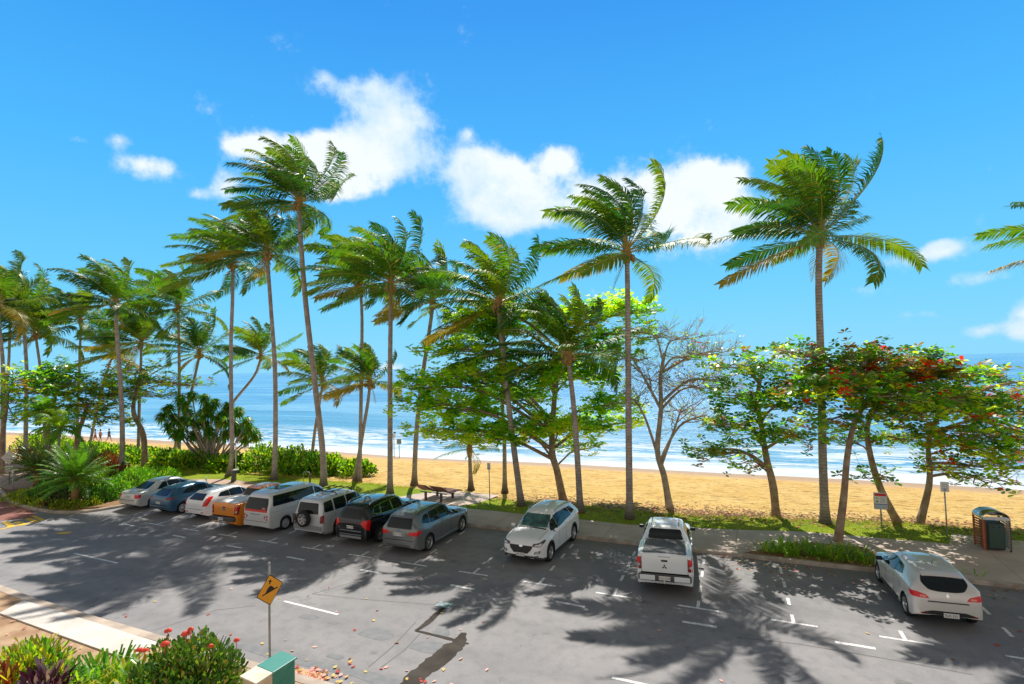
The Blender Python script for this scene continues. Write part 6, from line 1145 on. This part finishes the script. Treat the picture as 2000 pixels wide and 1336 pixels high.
# bin enclosure
b0 = P(1939, 1071, .13); g = empty('litter_bin', b0, radians(-17)); tag(g, 'litter bin housing with rust red slatted sides and a curved steel hood', 'litter bin')
TER = mat('slat_timber', (.42, .12, .05), .6, col2=(.34, .1, .045), vscale=9)
for sx, nm, mm in ((-1, 'slatted_side', TER), (1, 'slatted_side', mat('slat_grey', (.45, .36, .3), .55, var=.3, vscale=9))):
    mb = MB()
    for k in range(11): mb.box((sx*.42, 0, .14+.1*k), (.03, .72, .06), 0, M=Matrix.Rotation(sx*.35, 3, 'Y'))
    o = mb.build(nm, mm, g); o.rotation_euler = (0, 0, -sx*.12)
    for y in (-.36, .36): mb = MB(); mb.box((sx*.42, y, .63), (.06, .045, 1.24)); mb.build('corner_post', TER if sx < 0 else M_dgrey, g)
bevelled('wheelie_bin', (.6, .6, 1.02), mat('dark_green_bin', (.025, .05, .045), .5), g, (0, -.02, .55), .05); bevelled('bin_door', (.5, .02, .9), mat('bin_door', (.04, .075, .065), .35), g, (0, -.34, .55), .01)
for x in (-.1, .1): mb = MB(); mb.tube([(x, -.36, .92), (x, -.345, .92)], .03, 10); mb.build('door_hole', M_sblack, g)
SS = mat('brushed_steel', (.62, .64, .66), .25, .95, var=.15, vscale=5); mb = MB(); n = 14
hv = []
for i in range(n+1):
    a_ = pi*i/n; hv.append((-.44*cos(a_), 1.22+.3*sin(a_)**.9))
for (x, z) in hv: mb.v += [(x, -.4, z), (x, .4, z)]
mb.f = [(i*2, i*2+1, i*2+3, i*2+2) for i in range(n)]; mb.m = [0]*n; hood = mb.build('hood', SS, g, smooth=True); sm = hood.modifiers.new('s', 'SOLIDIFY'); sm.thickness = .012
hb = plate('hood_back', hv, SS, g, .01, .36); plate('hood_front', [(x, z) for x, z in hv if z > 1.34] if 0 else [(-.44, 1.2), (.44, 1.2), (.42, 1.3), (.3, 1.33), (-.3, 1.33), (-.42, 1.3)], SS, g, .012, -.4)
bevelled('ash_tray', (.4, .16, .03), mat('brass_tray', (.5, .42, .28), .35, .6), g, (0, -.36, 1.4), .01)
# small notices on the sand
for (px, py, pt, w_, h_, lab, m_) in [(780, 893, 858, .5, .55, 'blue beach notice board on a thin pole at the surf edge', M_sblue), (770, 893, 850, .3, .25, 'small white and dark notice left of the blue one', M_sface)]:
    b0 = P(px, py); b0 = H(px, py, 58); tz = H(px, pt, 58).z-b0.z; g = empty('beach_notice', b0); tag(g, lab, 'sign'); mb = MB(); mb.tube([(0, 0, -.3), (0, 0, tz)], .035, 6); mb.build('pole', M_dgrey, g)
    s_ = plate('board', rrect(w_, h_, .03), M_sback, g, .01, -.05); s_.location = (0, 0, tz-h_*.4); q_ = plate('printed_face', rrect(w_*.85, h_*.85, .02), mat('notice_blue', (.16, .3, .5), .5) if m_ is M_sblue else M_sface, s_, .004, -.056)
    if m_ is not M_sblue:
        for (x, z) in ((-.35, .0), (.1, .35)): o = plate('flag_panel', [(x-.13, z-.1), (x+.13, z-.06), (x+.13, z+.12), (x-.13, z+.1)], mat('flag_dark', (.08, .1, .16), .6), s_, .008, -.05)
# driftwood on the waterline: low brown bars of broken surf-washed rock
# people strolling at the waterline
def person(px, py, lab, skin, shirt, shorts, hair, face_dir, stride, Y=74., top=True):
    b0 = H(px, py, Y); g = empty('person', b0, face_dir); tag(g, lab, 'person', 'people walking along the waterline')
    J = [(0, 0, .95), (0, 0, 1.15), (0, 0, 1.38), (0, 0, 1.5), (.02, 0, 1.62), (.01, 0, 1.75),
         (0, .09, .9), (.16*stride, .1, .5), (.2*stride, .1, .09), (.32*stride+.08, .1, .04), (0, -.09, .9), (-.1*stride, -.1, .5), (-.32*stride, -.1, .13), (-.26*stride+.05, -.1, .05),
         (0, .17, 1.36), (-.08*stride, .23, 1.1), (.02, .24, .87), (.06, .24, .78), (0, -.17, 1.36), (.1*stride, -.23, 1.1), (.24*stride, -.22, .9), (.3*stride, -.22, .82)]
    E_ = [(0, 1), (1, 2), (2, 3), (3, 4), (4, 5), (0, 6), (6, 7), (7, 8), (8, 9), (0, 10), (10, 11), (11, 12), (12, 13), (2, 14), (14, 15), (15, 16), (16, 17), (2, 18), (18, 19), (19, 20), (20, 21)]
    R_ = [.14, .125, .14, .055, .095, .07, .085, .058, .04, .04, .085, .058, .04, .04, .055, .04, .032, .035, .055, .04, .032, .035]
    me = bpy.data.meshes.new('body'); me.from_pydata(J, E_, []); o = link('body', me, g); sk = o.modifiers.new('skin', 'SKIN')
    for i, v in enumerate(me.skin_vertices[0].data): v.radius = (R_[i], R_[i]); v.use_root = (i == 0)
    su = o.modifiers.new('sub', 'SUBSURF'); su.levels = 1; su.render_levels = 1; me.materials.append(skin)
    dg = bpy.context.evaluated_depsgraph_get(); nm = bpy.data.meshes.new_from_object(o.evaluated_get(dg)); o.modifiers.clear(); o.data = nm; nm.name = 'body'
    if not nm.materials: nm.materials.append(skin)
    mb = MB(); mb.tube([(0, 0, .98), (0, 0, .84)], [.165, .17], 12); mb.tube([(0, .09, .9), (.11*stride, .1, .62)], [.1, .09], 10); mb.tube([(0, -.09, .9), (-.07*stride, -.1, .62)], [.1, .09], 10); mb.build('shorts', shorts, g, smooth=True)
    if top:
        mb = MB(); mb.tube([(0, 0, .96), (0, 0, 1.15), (0, 0, 1.34), (0, 0, 1.45)], [.155, .15, .17, .08], 12); mb.tube([(0, .15, 1.38), (-.05*stride, .22, 1.15)], [.075, .06], 8); mb.tube([(0, -.15, 1.38), (.06*stride, -.22, 1.15)], [.075, .06], 8); mb.build('shirt', shirt, g, smooth=True)
    mb = MB(); mb.lathe([(.001, .13), (.06, .11), (.1, .04), (.105, -.03), (.08, -.1)], 12, 0, Matrix.Translation((-.01, 0, 1.71))); mb.build('hair', hair, g, smooth=True)
    mb = MB(); mb.box((.1, 0, 1.66), (.03, .025, .04)); mb.build('nose', skin, g)
    return g
SK = mat('skin_tan', (.42, .22, .13), .6); SK2 = mat('skin_light', (.52, .3, .2), .6); HR = mat('hair_brown', (.07, .04, .025), .7)
person(186, 864, 'bare-chested person in reddish shorts, left of the pair walking by the surf', SK, None, mat('cloth_red', (.35, .08, .06), .8), HR, radians(200), 1, top=False)
person(196, 864, 'person in a pinkish top, right of the close pair walking by the surf', SK2, mat('cloth_pink', (.5, .22, .2), .8), mat('cloth_dusk', (.2, .1, .14), .8), HR, radians(190), -.9)
person(213, 863, 'person in a dark navy shirt striding alone by the surf', SK, mat('cloth_navy', (.03, .04, .09), .8), mat('cloth_slate', (.1, .1, .14), .8), HR, radians(10), 1.1)

# litter: fallen leaves and petals -------------------------------------------------
r = random.Random(77)
def litter(name, label, spots, mats, wts, kind='stuff'):
    mb = MB()
    for (p, l) in spots:
        n_ = (Vector((0, 0, 1))+rv(r)*.35).normalized(); a_ = r.uniform(0, 6.28); d = Vector((cos(a_), sin(a_), 0)); leaf(mb, p+Vector((0, 0, .02)), d, n_, l, l*.6, pick(r, wts))
    return tag(mb.build(name, mats), label, 'leaf litter', None, kind)
LB = leafmat('litter_brown', (.24, .1, .04), (.33, .17, .07), .1, .8); LR = leafmat('litter_red', (.5, .05, .05), (.4, .08, .03), .1, .7); LY = leafmat('litter_yellow', (.62, .5, .18), (.6, .36, .08), .1, .7); LP = leafmat('litter_pink', (.7, .3, .26), (.75, .5, .4), .1, .7)
sp_l = []
for k in range(5200):       # drifts below the almond trees along the lawn's seaward edge
    u = r.choice([r.gauss(-5, 2.6), r.gauss(1.5, 2.5), r.gauss(6.5, 3.4), r.gauss(13, 3)]); v_ = lawnv(u)+abs(r.gauss(0, 1.15))*(1 if r.random() < .8 else -.6)+.15
    p = UV(u, v_, 0); p.z = max(beachz(u, v_), .13 if v_ < lawnv(u) else -9); sp_l.append((p, r.uniform(.09, .19)))
litter('fallen_leaves', 'brown drifts of fallen leaves along the grass and sand edge', sp_l, [LB, LR, LY, mat('litter_dark', (.09, .045, .025), .9)], [.55, .06, .1, .3])
sp_l = []
for k in range(150):
    u = r.uniform(3, 13); sp_l.append((UV(u, 5.2-abs(r.gauss(0, .9)), .0), r.uniform(.07, .15)))
for k in range(160):
    sp_l.append((UV(r.uniform(4, 9.2), r.uniform(5.5, 7.2), .14), r.uniform(.08, .16)))
litter('fallen_leaves', 'red and orange leaves blown against the kerb on the right', sp_l, [LB, LR, LY, LP], [.4, .25, .15, .25])
sp_l = []
for k in range(70): sp_l.append((UV(r.uniform(-16, 12), r.uniform(-7.2, 4), 0), r.uniform(.08, .16)))
for k in range(45): sp_l.append((UV(r.uniform(-9, 1), r.uniform(-7.4, -6.3), 0), r.uniform(.08, .16)))
for k in range(300):
    q = P(575+abs(r.gauss(0, 32)), r.gauss(1328, 9)); q.z = .02; sp_l.append((q, r.uniform(.1, .18)))
for k in range(80): sp_l.append((UV(r.uniform(-24, -9), r.uniform(-10.5, -8), .14), r.uniform(.08, .14)))
litter('fallen_leaves', 'pink and yellow leaves scattered over the road and near gutter', sp_l, [LP, LR, LY, LB], [.3, .22, .3, .12])
# grass blades on the lawn
mb = MB()
for k in range(26000):
    u = -30+48*r.random()**1.0; e = lawnv(u)+jag(u); v0 = 7.0 if u < -2 else backv(u)
    v_ = r.uniform(v0, e) if r.random() < .6 else e+r.gauss(0, .22)
    if -15.9 < u < -9.4 and 7.5 < v_ < 11.2: continue
    if v_ < backv(u)+.02: continue
    p = UV(u, v_, .125); a_ = r.uniform(0, 6.28); h_ = r.uniform(.03, .085); d = Vector((cos(a_), sin(a_), 0)); mb.add([p-d*.012, p+d*.012, p+Vector((-d.y*.03, d.x*.03, h_))], [(0, 1, 2)], 0 if r.random() < .6 else 1)
tag(mb.build('grass', [leafmat('grass_blade', (.16, .27, .01), (.28, .34, .015), .4, .6), leafmat('grass_blade_dry', (.36, .38, .03), (.4, .34, .06), .4, .6)]), 'short lawn grass between the footpath and the sand', 'grass', None, 'stuff')
